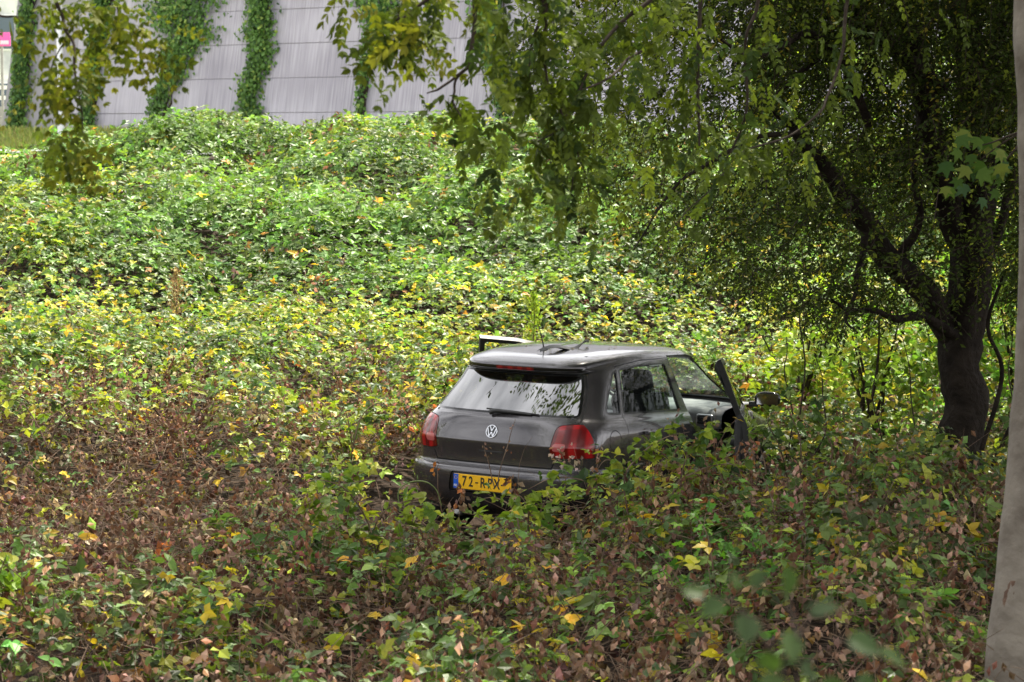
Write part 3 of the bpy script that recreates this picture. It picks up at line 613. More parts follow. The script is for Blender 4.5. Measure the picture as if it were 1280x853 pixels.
def cut(polys, poly2, ax, test):
    """split polygons by a convex outline (counter clockwise or not) in the plane ax -> inside, outside"""
    off = 0.
    if isinstance(poly2, tuple): _, poly2, off = poly2
    Q = np.array(poly2, float); area = ((Q[:, 0] * np.roll(Q[:, 1], -1)) - (np.roll(Q[:, 0], -1) * Q[:, 1])).sum()
    if area < 0: Q = Q[::-1]
    planes = []
    for i in range(len(Q)):
        a, b = Q[i], Q[(i + 1) % len(Q)]; e = b - a; nn = np.array((e[1], -e[0])); nn = nn / np.hypot(*nn); planes.append((nn, nn @ a + off))
    lo, hi = Q.min(0) - max(off, 0), Q.max(0) + max(off, 0); ins, outs = [], []; ax = list(ax)
    for pl in polys:
        c2 = pl[:, ax]
        if not test(pl) or (c2.max(0) < lo).any() or (c2.min(0) > hi).any(): outs.append(pl); continue
        cur = pl
        for nn, d in planes:
            cur, o_ = clip_half(cur, nn, d, ax)
            if o_ is not None: outs.append(o_)
            if cur is None: break
        if cur is not None: ins.append(cur)
    return ins, outs
def cutm(polys, parts, ax, test):
    I_ = []
    for p in parts: a, polys = cut(polys, p, ax, test); I_ += a
    return I_, polys
def grow(poly, d): return ('off', poly, d)             # the same outline moved outward by d
def rounded(poly, r, k=4):
    Q = np.array(poly, float); n = len(Q); out = []
    for i in range(n):
        a, b, c = Q[i - 1], Q[i], Q[(i + 1) % n]; rr = min(r if np.isscalar(r) else r[i], .45 * np.hypot(*(a - b)), .45 * np.hypot(*(c - b)))
        p, q_ = b + (a - b) / np.hypot(*(a - b)) * rr, b + (c - b) / np.hypot(*(c - b)) * rr
        for t in np.linspace(0, 1, k): out.append((1 - t) ** 2 * p + 2 * t * (1 - t) * b + t * t * q_)
    return out
left = lambda pl: pl[:, 1].mean() > 0 and abs(pl[:, 4].mean()) > .18
right = lambda pl: pl[:, 1].mean() < 0 and abs(pl[:, 4].mean()) > .18
rear = lambda pl: pl[:, 3].mean() < -.12 and pl[:, 0].mean() < 1.2
front = lambda pl: pl[:, 3].mean() > .12 and pl[:, 0].mean() > 1.7
XZ, YZ = (0, 2), (1, 2)
def panel(name, polys, mat, parent, off=0., th=0., mat_in=None, rimmat=None, xf=None, origin=None):
    """sheet of shell polygons with its normals; th > 0 gives it an inner skin and rims"""
    key, V, NV, F = {}, [], [], []
    for pl in polys:
        f = []
        for v in pl:
            kk = tuple(np.round(v[:3], 4))
            if kk not in key: key[kk] = len(V); nn = v[3:] / max(np.linalg.norm(v[3:]), 1e-6); V.append(v[:3] + nn * off); NV.append(nn)
            i = key[kk]
            if not f or (f[-1] != i): f.append(i)
        if len(f) > 1 and f[0] == f[-1]: f.pop()
        if len(set(f)) > 2 and len(set(f)) == len(f): F.append(f)
    nv = len(V); V = list(V); ln = [[NV[i] for i in f] for f in F]; mi = [0] * len(F)
    if th:
        E_ = {}
        for f in F:
            for i in range(len(f)): a, b = f[i], f[(i + 1) % len(f)]; E_[(a, b)] = 1
        V += [V[i] - NV[i] * th for i in range(nv)]; F0 = list(F)
        for f in F0: F.append([i + nv for i in f[::-1]]); ln.append([-NV[i] for i in f[::-1]]); mi.append(1)
        for (a, b) in E_:
            if (b, a) not in E_:
                F.append([b, a, a + nv, b + nv]); fn = np.cross(V[a] - V[b], V[a + nv] - V[b]); fn = fn / max(np.linalg.norm(fn), 1e-9); ln.append([fn] * 4); mi.append(2)
    me = bpy.data.meshes.new(name); V = np.array(V)
    if xf is not None: V = V @ xf[0].T + xf[1]; ln = [[xf[0] @ n_ for n_ in q_] for q_ in ln]
    me.from_pydata(V.tolist(), [], F)
    for m_ in (mat, mat_in or mat, rimmat or mat_in or mat): me.materials.append(m_)
    me.polygons.foreach_set('material_index', mi); me.polygons.foreach_set('use_smooth', [True] * len(F))
    if len(me.loops) == sum(len(q_) for q_ in ln): me.normals_split_custom_set([tuple(n_) for q_ in ln for n_ in q_])
    o = bpy.data.objects.new(name, me); COL.objects.link(o); o.parent = parent
    return o
gap_polys = []
def seam(polys, outline, ax, test, g=.006):
    """cuts a shut line round the outline; returns the inside panel and the rest"""
    ins, outs = cut(polys, grow(outline, g), ax, test); a, strip_ = cut(ins, grow(outline, -g), ax, lambda pl: True); gap_polys.extend(strip_); return a, outs
body = shell
# ---- rear glass, hatch, lamps, plate recess
rg_out = rounded([(-.650, .978), (.650, .978), (.595, 1.12), (.530, 1.292), (-.530, 1.292), (-.595, 1.12)], [.05, .05, .01, .02, .02, .01])
rglass, body = cut(body, rg_out, YZ, rear); rgl, rframe = cut(rglass, grow(rg_out, -.016), YZ, lambda p: True)
for p_ in rgl:                         # the pane itself is an even, gently bowed sheet
    nn_ = np.stack([np.full(len(p_), -.69), .30 * p_[:, 1], .72 + .10 * (p_[:, 2] - 1.13)], -1); p_[:, 3:] = nn_ / np.linalg.norm(nn_, axis=1, keepdims=True)
brake_l, body = cut(body, [(-.17, 1.304), (.17, 1.304), (.17, 1.328), (-.17, 1.328)], YZ, lambda p: p[:, 3].mean() < -.5 and p[:, 0].mean() < .6)
lip, body = cut(body, [(-.56, 1.2925), (.56, 1.2925), (.56, 1.3315), (-.56, 1.3315)], YZ, lambda p: p[:, 3].mean() < -.5 and p[:, 0].mean() < .6)
def lamp_out(s_): return rounded([(s_ * .512, .695), (s_ * .535, .915), (s_ * .62, .932), (s_ * .95, .932), (s_ * .95, .700), (s_ * .60, .684)], [.02, .03, .02, .001, .001, .02])
lamps = {}
for s_ in (1, -1):
    t_ = (lambda s: (lambda p: p[:, 1].mean() * s > 0 and p[:, 0].mean() < .46))(s_)
    zone, body = cut(body, [(-.1, .5), (.310, .5), (.300, .80), (.270, 1.05), (-.1, 1.05)], XZ, t_)
    a, rest_ = cut(zone, grow(lamp_out(s_), .005), YZ, lambda p: True); body = body + rest_; b, st = cut(a, lamp_out(s_), YZ, lambda p: True); gap_polys += st
    lamps[s_] = b
hatch_o = [(-.515, .600), (.515, .600), (.672, .93), (.665, .975), (.608, 1.12), (.545, 1.292), (-.545, 1.292), (-.608, 1.12), (-.665, .975), (-.672, .93)]
hatch, body = seam(body, hatch_o, YZ, lambda p: rear(p) and p[:, 0].mean() < .60)
rec_o = rounded([(-.33, .380), (.33, .380), (.30, .532), (-.30, .532)], .02)
recess, body = cut(body, rec_o, YZ, lambda p: rear(p) and p[:, 0].mean() < .3)
bumper, body = cut(body, [(-1, .1), (1, .1), (1, .576), (-1, .576)], YZ, lambda p: p[:, 0].max() < .46)
fbump, body = cut(body, [(-1, .1), (1, .1), (1, .60), (-1, .60)], YZ, lambda p: p[:, 0].min() > 3.55)
# ---- windscreen
ws_o = rounded([(-.64, .985), (.64, .985), (.50, 1.375), (-.50, 1.375)], .05)
wscr, body = cut(body, ws_o, YZ, front); wgl, wframe = cut(wscr, grow(ws_o, -.02), YZ, lambda p: True)
# ---- arches
for cx in (.69, 3.14):
    circ = [(cx + .345 * math.cos(t), .29 + .345 * math.sin(t)) for t in np.linspace(0, 2 * math.pi, 29)[:-1]]
    for ts in (left, right): _, body = cut(body, circ, XZ, ts); _, bumper = cut(bumper, circ, XZ, ts)
# ---- side doors and windows
QW = [(.560, .995), (.745, .990), (.875, 1.322), (.80, 1.300), (.66, 1.15), (.565, 1.05)]
RWn = [(.775, .990), (1.640, .978), (1.600, 1.352), (1.20, 1.352), (.900, 1.326)]
FW = [(1.765, .978), (2.745, .965), (2.60, 1.095), (2.40, 1.240), (2.20, 1.340), (2.00, 1.370), (1.710, 1.372)]
RD = None
FDl = [(1.750, .25), (2.82, .27), (2.885, .62), (2.88, .93), (2.80, .972), (1.750, .972)]
FDu = [(1.750, .972), (2.80, .972), (2.63, 1.115), (2.43, 1.268), (2.22, 1.368), (2.01, 1.397), (1.672, 1.400)]
side = {}
for s_, ts in ((1, left), (-1, right)):
    d = {}
    nm = lambda p: True
    win_r = rounded(RWn, [.03, .03, .03, .02, .03]); win_f = rounded(FW, [.03, .02, .02, .02, .02, .02, .04]); win_q = rounded(QW, [.03, .01, .01, .02, .02, .03])
    # front door = lower and upper outline cut one after the other
    a, body = cutm(body, [grow(FDl, .0045), grow(FDu, .0045)], XZ, ts)
    i_, st = cutm(a, [FDl, FDu], XZ, nm); gap_f = st
    wi_, rest = cut(i_, win_f, XZ, nm); wg, wr_ = cut(wi_, grow(win_f, -.014), XZ, nm)
    d['fd'], d['fw'], d['ff'] = rest, wg, wr_
    q1, body = cut(body, win_q, XZ, ts); qg, qf = cut(q1, grow(win_q, -.014), XZ, nm); d['qw'], d['qf'] = qg, qf
    # rear door (outline is not convex: two pieces)
    A_, B_ = [(.74, .62), (.92, .46), (1.02, .27), (1.742, .25), (1.742, .97), (.755, .97)], [(.755, .97), (1.742, .97), (1.664, 1.384), (1.20, 1.376), (.870, 1.342)]
    a, body = cutm(body, [grow(A_, .0045), grow(B_, .0045)], XZ, ts); i_, st = cutm(a, [A_, B_], XZ, nm); gap_polys += st
    wi_, rest = cut(i_, win_r, XZ, nm); wg, wr_ = cut(wi_, grow(win_r, -.014), XZ, nm); d['rd'], d['rw'], d['rf'] = rest, wg, wr_
    side[s_] = d
# fuel flap on the right
circ = [(.565 + .082 * math.cos(t), .80 + .082 * math.sin(t)) for t in np.linspace(0, 2 * math.pi, 25)[:-1]]
flap, body = seam(body, circ, XZ, right, .003)
o = panel('body_shell', body, M['paint'], car, 0, .022, M['paint_in'], M['paint_in'])
panel('shut_line', gap_polys, M['rubber'], car, -.007)
panel('bumper', bumper, M['paint'], car, .002, .004, M['black']); panel('bumper', fbump, M['paint'], car, .002, .004, M['black'])
panel('fuel_flap', flap, M['paint'], car, .0005, .003)
hp = panel('hatch', hatch, M['paint'], car, .001, .02, M['paint_in'])
panel('window_surround', rframe, M['gloss_black'], hp, -.001, .012); panel('rear_window', rgl, M['glass_dark'], hp, -.003)
panel('spoiler_lip', lip, M['gloss_black'], hp, .001, .006); panel('brake_light', brake_l, M['lens_dark'], hp, .002, .006)
wf_ = panel('windscreen', wgl, M['glass'], car, -.003); panel('windscreen_frame', wframe, M['gloss_black'], wf_, -.001, .01)
for s_ in (1, -1):
    L_ = lamps[s_]
    root = panel('taillight', L_, M['lens'], car, .003, .01, M['lens_dark']); root['label'] = 'right red rear lamp' if s_ < 0 else 'left red rear lamp'
    c_, _ = cut(L_, rounded([(s_ * .53, .735), (s_ * .62, .735), (s_ * .63, .79), (s_ * .535, .79)], .02), YZ, lambda p: True); panel('reversing_lens', c_, M['lens_pale'], root, .006, .002)
    c_, _ = cut(L_, rounded([(s_ * .535, .80), (s_ * .70, .80), (s_ * .71, .905), (s_ * .545, .885)], .03), YZ, lambda p: True); panel('lamp_chamber', c_, M['lens_dark'], root, .0055, .002)
    d = side[s_]
    rd = panel('rear_door', d['rd'], M['paint'], car, 0, .03, M['paint_in'])
    panel('window', d['rw'], M['glass'], rd, -.006); panel('window_frame', d['rf'], M['gloss_black'], rd, .001, .02)
    qf = panel('quarter_window', d['qw'], M['glass'], car, -.006); panel('window_frame', d['qf'], M['gloss_black'], qf, .001, .02)
    def handle(name, x, z, parent, xf=None):
        yy = s_ * .838; bm = bmesh.new(); add_box(bm, (x, yy + s_ * .030, z), (.19, .018, .030), None, .008); add_box(bm, (x - .075, yy + s_ * .012, z), (.03, .03, .026)); add_box(bm, (x + .075, yy + s_ * .012, z), (.03, .03, .026))
        if xf is not None:
            for v in bm.verts: q_ = xf[0] @ np.array(v.co) + xf[1]; v.co = q_
        return bm_obj(name, bm, M['paint'], parent)
    handle('door_handle', 1.05, .845, rd)
    # swung front door
    th = R(DOOR_R) if s_ < 0 else -R(DOOR_L); hinge = np.array((2.86, s_ * .815, 0.)); rot = np.array([[math.cos(th), -math.sin(th), 0], [math.sin(th), math.cos(th), 0], [0, 0, 1]])
    # positive th turns the rear edge of the right door (y<0) outward
    if s_ > 0:                         # the left door hangs a little high at its rear edge
        tl = R(3.2); rot = rot @ np.array([[math.cos(tl), 0, math.sin(tl)], [0, 1, 0], [-math.sin(tl), 0, math.cos(tl)]])
    XF = (rot, hinge - rot @ hinge)
    up_ = [p for p in d['fd'] if p[:, 2].mean() > .985]; lo_ = [p for p in d['fd'] if p[:, 2].mean() <= .985]
    fd = panel('front_door', lo_, M['paint'], car, 0, .045, M['interior'], M['black'], XF); panel('door_frame', up_, M['black'], fd, 0, .045, M['black'], M['black'], XF)
    panel('window', d['fw'], M['glass'], fd, -.012, 0, None, None, XF); panel('window_frame', d['ff'], M['black'], fd, .001, .035, None, None, XF)
    handle('door_handle', 1.92, .845, fd, XF)
    def xbox(name, c, s, mat, bev=0, rotm=None):
        bm = bmesh.new(); add_box(bm, c, s, rotm, bev)
        for v in bm.verts: v.co = XF[0] @ np.array(v.co) + XF[1]
        return bm_obj(name, bm, mat, fd)
    xbox('door_trim', (2.30, s_ * .755, .62), (1.02, .07, .60), M['interior'], .02); xbox('armrest', (2.22, s_ * .70, .72), (.55, .07, .06), M['black'], .02); xbox('door_pocket', (2.32, s_ * .70, .40), (.7, .08, .12), M['black'], .02)
    # mirror: shaped shell with its glass
    bm = bmesh.new(); bmesh.ops.create_uvsphere(bm, u_segments=20, v_segments=12, radius=1)
    for v in bm.verts:
        x_, y_, z_ = v.co; x_ = max(x_, -.35) ; sq = lambda a, e: math.copysign(abs(a) ** e, a)
        q_ = np.array((2.66 + .075 * x_ * (1 - .25 * max(y_ * s_, 0)), s_ * .915 + .108 * sq(y_, .75), 1.030 + .062 * sq(z_, .75)))
        v.co = XF[0] @ q_ + XF[1]
    mo = bm_obj('mirror', bm, M['gloss_black'], fd, True)
    bm = bmesh.new(); add_box(bm, (2.675, s_ * .800, .985), (.05, .08, .045), None, .01)
    for v in bm.verts: v.co = XF[0] @ np.array(v.co) + XF[1]
    bm_obj('mirror_stalk', bm, M['black'], mo)
    bm = bmesh.new(); add_box(bm, (2.631, s_ * .915, 1.030), (.004, .175, .092), None, .002)
    for v in bm.verts: v.co = XF[0] @ np.array(v.co) + XF[1]
    bm_obj('mirror_glass', bm, M['mirror'], mo)
    # sill
    box('sill', (1.95, s_ * .745, .235), (1.7, .12, .10), M['paint_in'], car, bevel=.02)
# ---- plate recess, plate and its print
panel('plate_recess', recess, M['black'], car, -.012)
def ro(name, c, s, mat, parent, bev=0, rot=None): return box(name, c, s, mat, parent, rot, bev)
tilt = Matrix.Rotation(R(4), 3, 'Y')
px_ = -.012
pl = ro('number_plate', (px_, 0, .460), (.008, .520, .112), M['plate_yellow'], car, .003)
ro('plate_frame', (px_ + .006, 0, .457), (.006, .534, .128), M['black'], pl, .002)
ro('blue_band', (px_ - .0052, .238, .460), (.003, .042, .108), M['plate_blue'], pl)
def text(name, body_, size, loc, mat, parent, ext=.0008, bold=.0, xs=1.):
    cu = bpy.data.curves.new(name, 'FONT'); cu.body = body_; cu.size = size; cu.extrude = ext; cu.offset = bold; cu.align_x = 'CENTER'; cu.align_y = 'CENTER'; cu.resolution_u = 3
    t = bpy.data.objects.new(name, cu); COL.objects.link(t)
    dg = bpy.context.evaluated_depsgraph_get(); me = bpy.data.meshes.new_from_object(t.evaluated_get(dg)); bpy.data.objects.remove(t)
    # text plane (x right, y up) faces the rear: right in text = -Y of the car
    m_ = Matrix(((0, 0, -1, loc[0]), (-xs, 0, 0, loc[1]), (0, 1, 0, loc[2]), (0, 0, 0, 1))); me.transform(m_); me.materials.append(mat)
    o = bpy.data.objects.new(name, me); COL.objects.link(o); o.parent = parent; return o
yy = .188
for ch, adv in (('7', .060), ('2', .060), ('-', .046), ('R', .064), ('P', .064), ('X', .060), ('-', .040)):
    if ch == '-': ro('plate_dash', (px_ - .0055, yy - adv / 2 + .004, .460), (.003, .024, .009), M['ink'], pl)
    else: text('plate_character', ch, .108, (px_ - .0055, yy - adv / 2 + .004, .460), M['ink'], pl, bold=.0016, xs=.74)
    yy -= adv
text('country_letters', 'NL', .026, (px_ - .0075, .238, .427), M['white'], pl, bold=.0006)
for k in range(12):
    a = k * math.pi / 6; ro('star', (px_ - .0072, .238 + .012 * math.cos(a), .487 + .012 * math.sin(a)), (.002, .0035, .0035), M['plate_yellow'], pl)
# ---- round badge: ring with V over W
bz = .845; bx = float(np.interp(bz, [r_[0] for r_ in RG[9:16]], [r_[3] for r_ in RG[9:16]]))
br = Matrix.Rotation(math.atan2(.020, .070), 3, 'Y')
bm = bmesh.new()
def bpt(y, z, h): v = br @ Vector((-h, y, z)); return (bx + v.x, v.y, bz + v.z)
NR = 36
rows_ = [(.052, .0), (.052, .006), (.050, .009), (.045, .009), (.043, .006), (.043, .002)]
grid = [[bm.verts.new(bpt(r_ * math.cos(2 * math.pi * i / NR), r_ * math.sin(2 * math.pi * i / NR), h_)) for i in range(NR)] for r_, h_ in rows_]
for a, b in zip(grid[:-1], grid[1:]):
    for i in range(NR): bm.faces.new((a[i], a[(i + 1) % NR], b[(i + 1) % NR], b[i]))
bmesh.ops.recalc_face_normals(bm, faces=bm.faces)
badge = bm_obj('badge', bm, M['chrome'], hp, False)
bm = bmesh.new(); bm.faces.new([bm.verts.new(bpt(.044 * math.cos(2 * math.pi * i / NR), .044 * math.sin(2 * math.pi * i / NR), .0022)) for i in range(NR)])
bmesh.ops.recalc_face_normals(bm, faces=bm.faces); bm_obj('badge_ground', bm, M['gloss_black'], badge)
bm = bmesh.new()
def stroke(p, q_, wd=.0072):
    p, q_ = Vector(p), Vector(q_); e = (q_ - p).normalized(); n_ = Vector((-e.y, e.x)) * wd / 2
    lo_ = [bm.verts.new(bpt(a.x, a.y, .002)) for a in (p - n_, q_ - n_, q_ + n_, p + n_)]; hi_ = [bm.verts.new(bpt(a.x, a.y, .0075)) for a in (p - n_, q_ - n_, q_ + n_, p + n_)]
    bm.faces.new(hi_); 
    for i in range(4): bm.faces.new((lo_[i], lo_[(i + 1) % 4], hi_[(i + 1) % 4], hi_[i]))
for sx in (1, -1):
    stroke((sx * .0185, .0405), (sx * .0015, .0045)); stroke((sx * .0375, .0235), (sx * .0170, -.0395)); stroke((sx * .0170, -.0395), (sx * .0010, -.0045))
bmesh.ops.recalc_face_normals(bm, faces=bm.faces); bm_obj('badge_letters', bm, M['chrome'], badge)
# ---- wiper
def tub(name, pts, r, mat, parent, n=8, k=14):
    P = spline(pts, k); rr = np.interp(np.linspace(0, 1, k), np.linspace(0, 1, len(r)), r); V, F = tube_arrays(P, rr, n); return mesh(name, V, F, mat, parent)
def gx(z): return float(np.interp(z, [r_[0] for r_ in RG[14:22]], [r_[3] for r_ in RG[14:22]]))
wiper = tub('rear_wiper', [(gx(.985) - .035, .05, .985), (gx(1.0) - .04, 0, 1.0), (gx(1.005) - .035, -.12, .998), (gx(1.01) - .025, -.30, .990)], [.020, .017, .011, .006], M['black'], hp)
tub('wiper_blade', [(gx(1.0) - .016, .10, 1.010), (gx(1.0) - .018, -.12, 1.004), (gx(1.0) - .002, -.36, .992)], [.006, .007, .006], M['rubber'], wiper, 6)
ro('hatch_release', (.100, 0, .70), (.02, .22, .03), M['black'], hp, .005)
# ---- aerial and its base
ae = tub('aerial', [(.80, 0, 1.445), (.77, 0, 1.52), (.70, 0, 1.65)], [.006, .0045, .003], M['black'], car, 8, 8)
bm = bmesh.new(); bmesh.ops.create_cone(bm, segments=16, radius1=.035, radius2=.012, depth=.035, cap_ends=True, matrix=Matrix.Translation((.81, 0, 1.450)) @ Matrix.Diagonal((1.5, 1, 1, 1))); bm_obj('aerial_base', bm, M['black'], ae, True)
# ---- underbody, wheels, interior
bm = bmesh.new(); add_box(bm, (1.95, 0, .235), (3.4, 1.30, .05)); bm_obj('floor_pan', bm, M['black'], car)
for cx in (.69, 3.14):
    for s_ in (1, -1):
        wh = empty('wheel'); wh.parent = car; wh.location = (cx, s_ * .735, .29)
        prof = [(.20, -.085), (.275, -.095), (.292, -.075), (.296, 0), (.292, .075), (.275, .095), (.20, .085)]; n_ = 32
        V = np.array([(r_ * math.cos(t), o_, r_ * math.sin(t)) for r_, o_ in prof for t in np.linspace(0, 2 * math.pi, n_, endpoint=False)]); i_ = np.arange(len(prof) * n_).reshape(len(prof), n_)
        F = np.stack([i_[:-1], np.roll(i_[:-1], -1, 1), np.roll(i_[1:], -1, 1), i_[1:]], -1).reshape(-1, 4); mesh('tyre', V, F, M['rubber'], wh)
        bm = bmesh.new(); bmesh.ops.create_cone(bm, segments=28, radius1=.055, radius2=.045, depth=.03, cap_ends=True, matrix=Matrix.Translation((0, s_ * .07, 0)) @ Matrix.Rotation(R(90), 4, 'X'))
        for k in range(5):
            a = k * 2 * math.pi / 5; add_box(bm, (.12 * math.cos(a), s_ * .065, .12 * math.sin(a)), (.17, .02, .045), Matrix.Rotation(-a, 3, 'Y'), .006)
        prof = [(.205, -.08), (.19, -.07), (.19, .06), (.205, .085)]
        g_ = [[bm.verts.new((r_ * math.cos(t), o_, r_ * math.sin(t))) for t in np.linspace(0, 2 * math.pi, 28, endpoint=False)] for r_, o_ in prof]
        for a, b in zip(g_[:-1], g_[1:]):
            for i in range(28): bm.faces.new((a[i], a[(i + 1) % 28], b[(i + 1) % 28], b[i]))
        bm_obj('rim', bm, M['alloy'], wh, True)
box('wheel_well', (.69, 0, .45), (.74, 1.20, .40), M['black'], car, bevel=.1); box('engine_bay', (3.25, 0, .45), (1.0, 1.2, .44), M['black'], car, bevel=.1)
ro('boot_floor', (.62, 0, .66), (.95, 1.15, .06), M['fabric'], car, .02); ro('parcel_shelf', (.62, 0, .965), (.72, 1.24, .03), M['interior'], car, .01)
def seat(name, x, y, wid_, z0=.42):
    s = empty(name); s.parent = car; s.location = (x, y, z0)
    rt = Matrix.Rotation(R(-20), 3, 'Y')
    box('seat_cushion', (.02, 0, .05), (.52, wid_, .16), M['fabric'], s, Matrix.Rotation(R(-6), 3, 'Y'), .05); box('backrest', (-.34, 0, .37), (.14, wid_, .62), M['fabric'], s, rt, .05)
    hs_ = (0,) if wid_ < .7 else (-.36, .36)
    for hy in hs_: box('headrest', (-.475, hy, .765), (.105, .27, .20), M['fabric'], s, rt, .045); box('headrest_post', (-.445, hy, .66), (.012, .16, .08), M['chrome'], s, rt)
seat('front_seat', 2.12, .36, .50); seat('front_seat', 2.12, -.36, .50); seat('rear_seat', 1.10, 0, 1.20, .40)
# dashboard: swept profile across the car
prof = [(2.42, .775), (2.405, .80), (2.415, .885), (2.47, .925), (2.62, .952), (3.04, .965)]; ysd = np.linspace(-.70, .70, 15); V = []
for y_ in ysd:
    for k_, (x_, z_) in enumerate(prof): V.append((x_ + .05 * (abs(y_) / .70) ** 3, y_, z_ + (.025 * math.exp(-((y_ - .36) / .2) ** 2) if 2 < k_ < 5 else 0)))
n_ = len(prof); i_ = np.arange(len(V)).reshape(15, n_); F = np.stack([i_[:-1, :-1], i_[1:, :-1], i_[1:, 1:], i_[:-1, 1:]], -1).reshape(-1, 4)
da = mesh('dashboard', np.array(V), F, M['dash'], car); caps = []
ro('dashboard_core', (2.74, 0, .635), (.60, 1.38, .29), M['black'], da, .03)
for y_ in (-.56, -.12, .12, .56):
    ro('vent_frame', (2.430, y_, .845), (.03, .155, .092), M['alloy'], da, .014)
    ro('air_vent', (2.424, y_, .845), (.03, .135, .075), M['black'], da, .012)
    for k_ in range(3): ro('vent_slat', (2.406, y_, .825 + k_ * .02), (.008, .11, .004), M['chrome'], da)
ro('glovebox', (2.434, -.36, .68), (.02, .44, .15), M['interior'], da, .01)
ro('centre_console', (2.15, 0, .50), (.55, .20, .30), M['black'], car, .04)
sw = empty('steering_wheel'); sw.parent = car; sw.location = (2.24, .36, .87); sw.rotation_euler = (0, R(-62), 0)
bm = bmesh.new()
for k in range(28):
    pass
a_ = np.linspace(0, 2 * math.pi, 33); V, F = tube_arrays(np.stack([.185 * np.cos(a_), .185 * np.sin(a_), 0 * a_], -1), np.full(33, .016), 8); bm.free()
mesh('rim', V, F, M['black'], sw); box('hub', (0, 0, -.02), (.13, .16, .05), M['black'], sw, bevel=.02)
for a, l in ((0, .17), (90, .17), (-90, .17)): box('spoke', (.11 * math.cos(R(a)), .11 * math.sin(R(a)), -.01), (.15, .03, .02) if a == 0 else (.03, .15, .02), M['alloy'], sw, bevel=.005)
box('rear_view_mirror', (2.44, 0, 1.28), (.03, .22, .06), M['black'], car, bevel=.015)
ro('roof_lining', (1.38, 0, 1.415), (1.40, .92, .012), M['interior'], car)

# ------------------------------------------------------------------ trees
def poly_at(pts, y0, y1=None):           # image polyline to a space curve, depth running from y0 to y1
    n = len(pts); ys_ = np.linspace(y0, y0 if y1 is None else y1, n); return np.array([at(u, v, y) for (u, v), y in zip(pts, ys_)])
def limb(P, r, n=10, k=None, rough=.05, seed=0, wob=.0):
    P = spline(P, k or len(P) * 5); r = np.interp(np.linspace(0, 1, len(P)), np.linspace(0, 1, len(r)), r)
    if wob: g = np.random.default_rng(seed); P = P + spline(g.normal(size=(max(4, len(P) // 3), 3)) * wob, len(P))
    return tube_arrays(P, r, n, rough=rough, seed=seed), P
def local(o_arrays, origin): return [(V - origin, F) for V, F in o_arrays]

# -- the dark multi-stemmed tree behind the car on the right
DT = 17.4
base = at(1206, 590, DT); base[2] = float(G(base[0], base[1])) - .1
dark = empty('dark_tree', tuple(base)); tag(dark, 'big dark spreading tree with forked trunk on the right behind the car', 'tree')
tr = np.array([base, at(1203, 560, DT), at(1200, 470, DT), at(1203, 400, DT), at(1214, 310, DT), at(1222, 230, DT), at(1226, 150, DT), at(1215, 60, DT + .2), at(1195, -60, DT + .5), at(1180, -300, DT + 1), at(1150, -600, DT + 1.5)])
a, trP = limb(tr, [.182, .160, .150, .155, .155, .135, .12, .10, .11, .08, .03], 16, 60, .10, 3, .015)
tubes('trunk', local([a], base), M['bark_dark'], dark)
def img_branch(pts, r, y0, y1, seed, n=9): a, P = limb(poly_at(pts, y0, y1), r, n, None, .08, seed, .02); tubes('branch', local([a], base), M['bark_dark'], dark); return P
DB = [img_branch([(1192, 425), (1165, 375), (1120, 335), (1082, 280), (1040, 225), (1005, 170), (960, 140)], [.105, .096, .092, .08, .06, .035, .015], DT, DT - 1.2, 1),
      img_branch([(1214, 320), (1188, 255), (1166, 180), (1150, 90), (1120, 0), (1060, -160)], [.115, .10, .09, .08, .07, .04], DT, DT - .8, 2),
      img_branch([(1226, 200), (1240, 120), (1250, 30), (1270, -90), (1330, -300)], [.12, .10, .095, .08, .04], DT, DT + 1, 3),
      img_branch([(1180, 120), (1120, 60), (1060, 45), (1010, 80), (960, 130)], [.05, .04, .032, .022, .01], DT - .6, DT - 2, 4),
      img_branch([(1150, 90), (1085, 25), (1020, -40), (900, -90), (760, -60)], [.07, .055, .045, .035, .015], DT - .8, DT - 3, 5),
      img_branch([(1120, 335), (1140, 300), (1150, 250), (1140, 200), (1160, 140)], [.04, .032, .026, .02, .012], DT - .3, DT - .6, 6),
      img_branch([(1200, 420), (1160, 395), (1125, 400), (1085, 385), (1040, 375)], [.045, .035, .028, .018, .008], DT - .1, DT - 1.2, 7),
      img_branch([(1236, 330), (1262, 250), (1290, 180), (1330, 90)], [.04, .035, .03, .02], DT + .2, DT + 1, 8),
      img_branch([(1090, 150), (1040, 60), (1000, 50), (960, 70), (900, 60)], [.03, .028, .022, .016, .008], DT - 1.5, DT - 3, 9),
      img_branch([(1230, 560), (1250, 470), (1236, 400), (1262, 330)], [.018, .016, .014, .01], DT - .3, DT - .5, 10),
      img_branch([(1240, 590), (1275, 500), (1290, 420), (1300, 300)], [.016, .014, .012, .01], DT + .6, DT + .5, 11),
      img_branch([(1082, 280), (1075, 330), (1064, 380), (1066, 420)], [.03, .022, .014, .006], DT - .6, DT - 1.4, 12),
      img_branch([(1000, 170), (930, 175), (870, 215), (820, 260), (790, 320)], [.018, .015, .012, .008, .004], DT - 1.8, DT - 3.0, 13)]
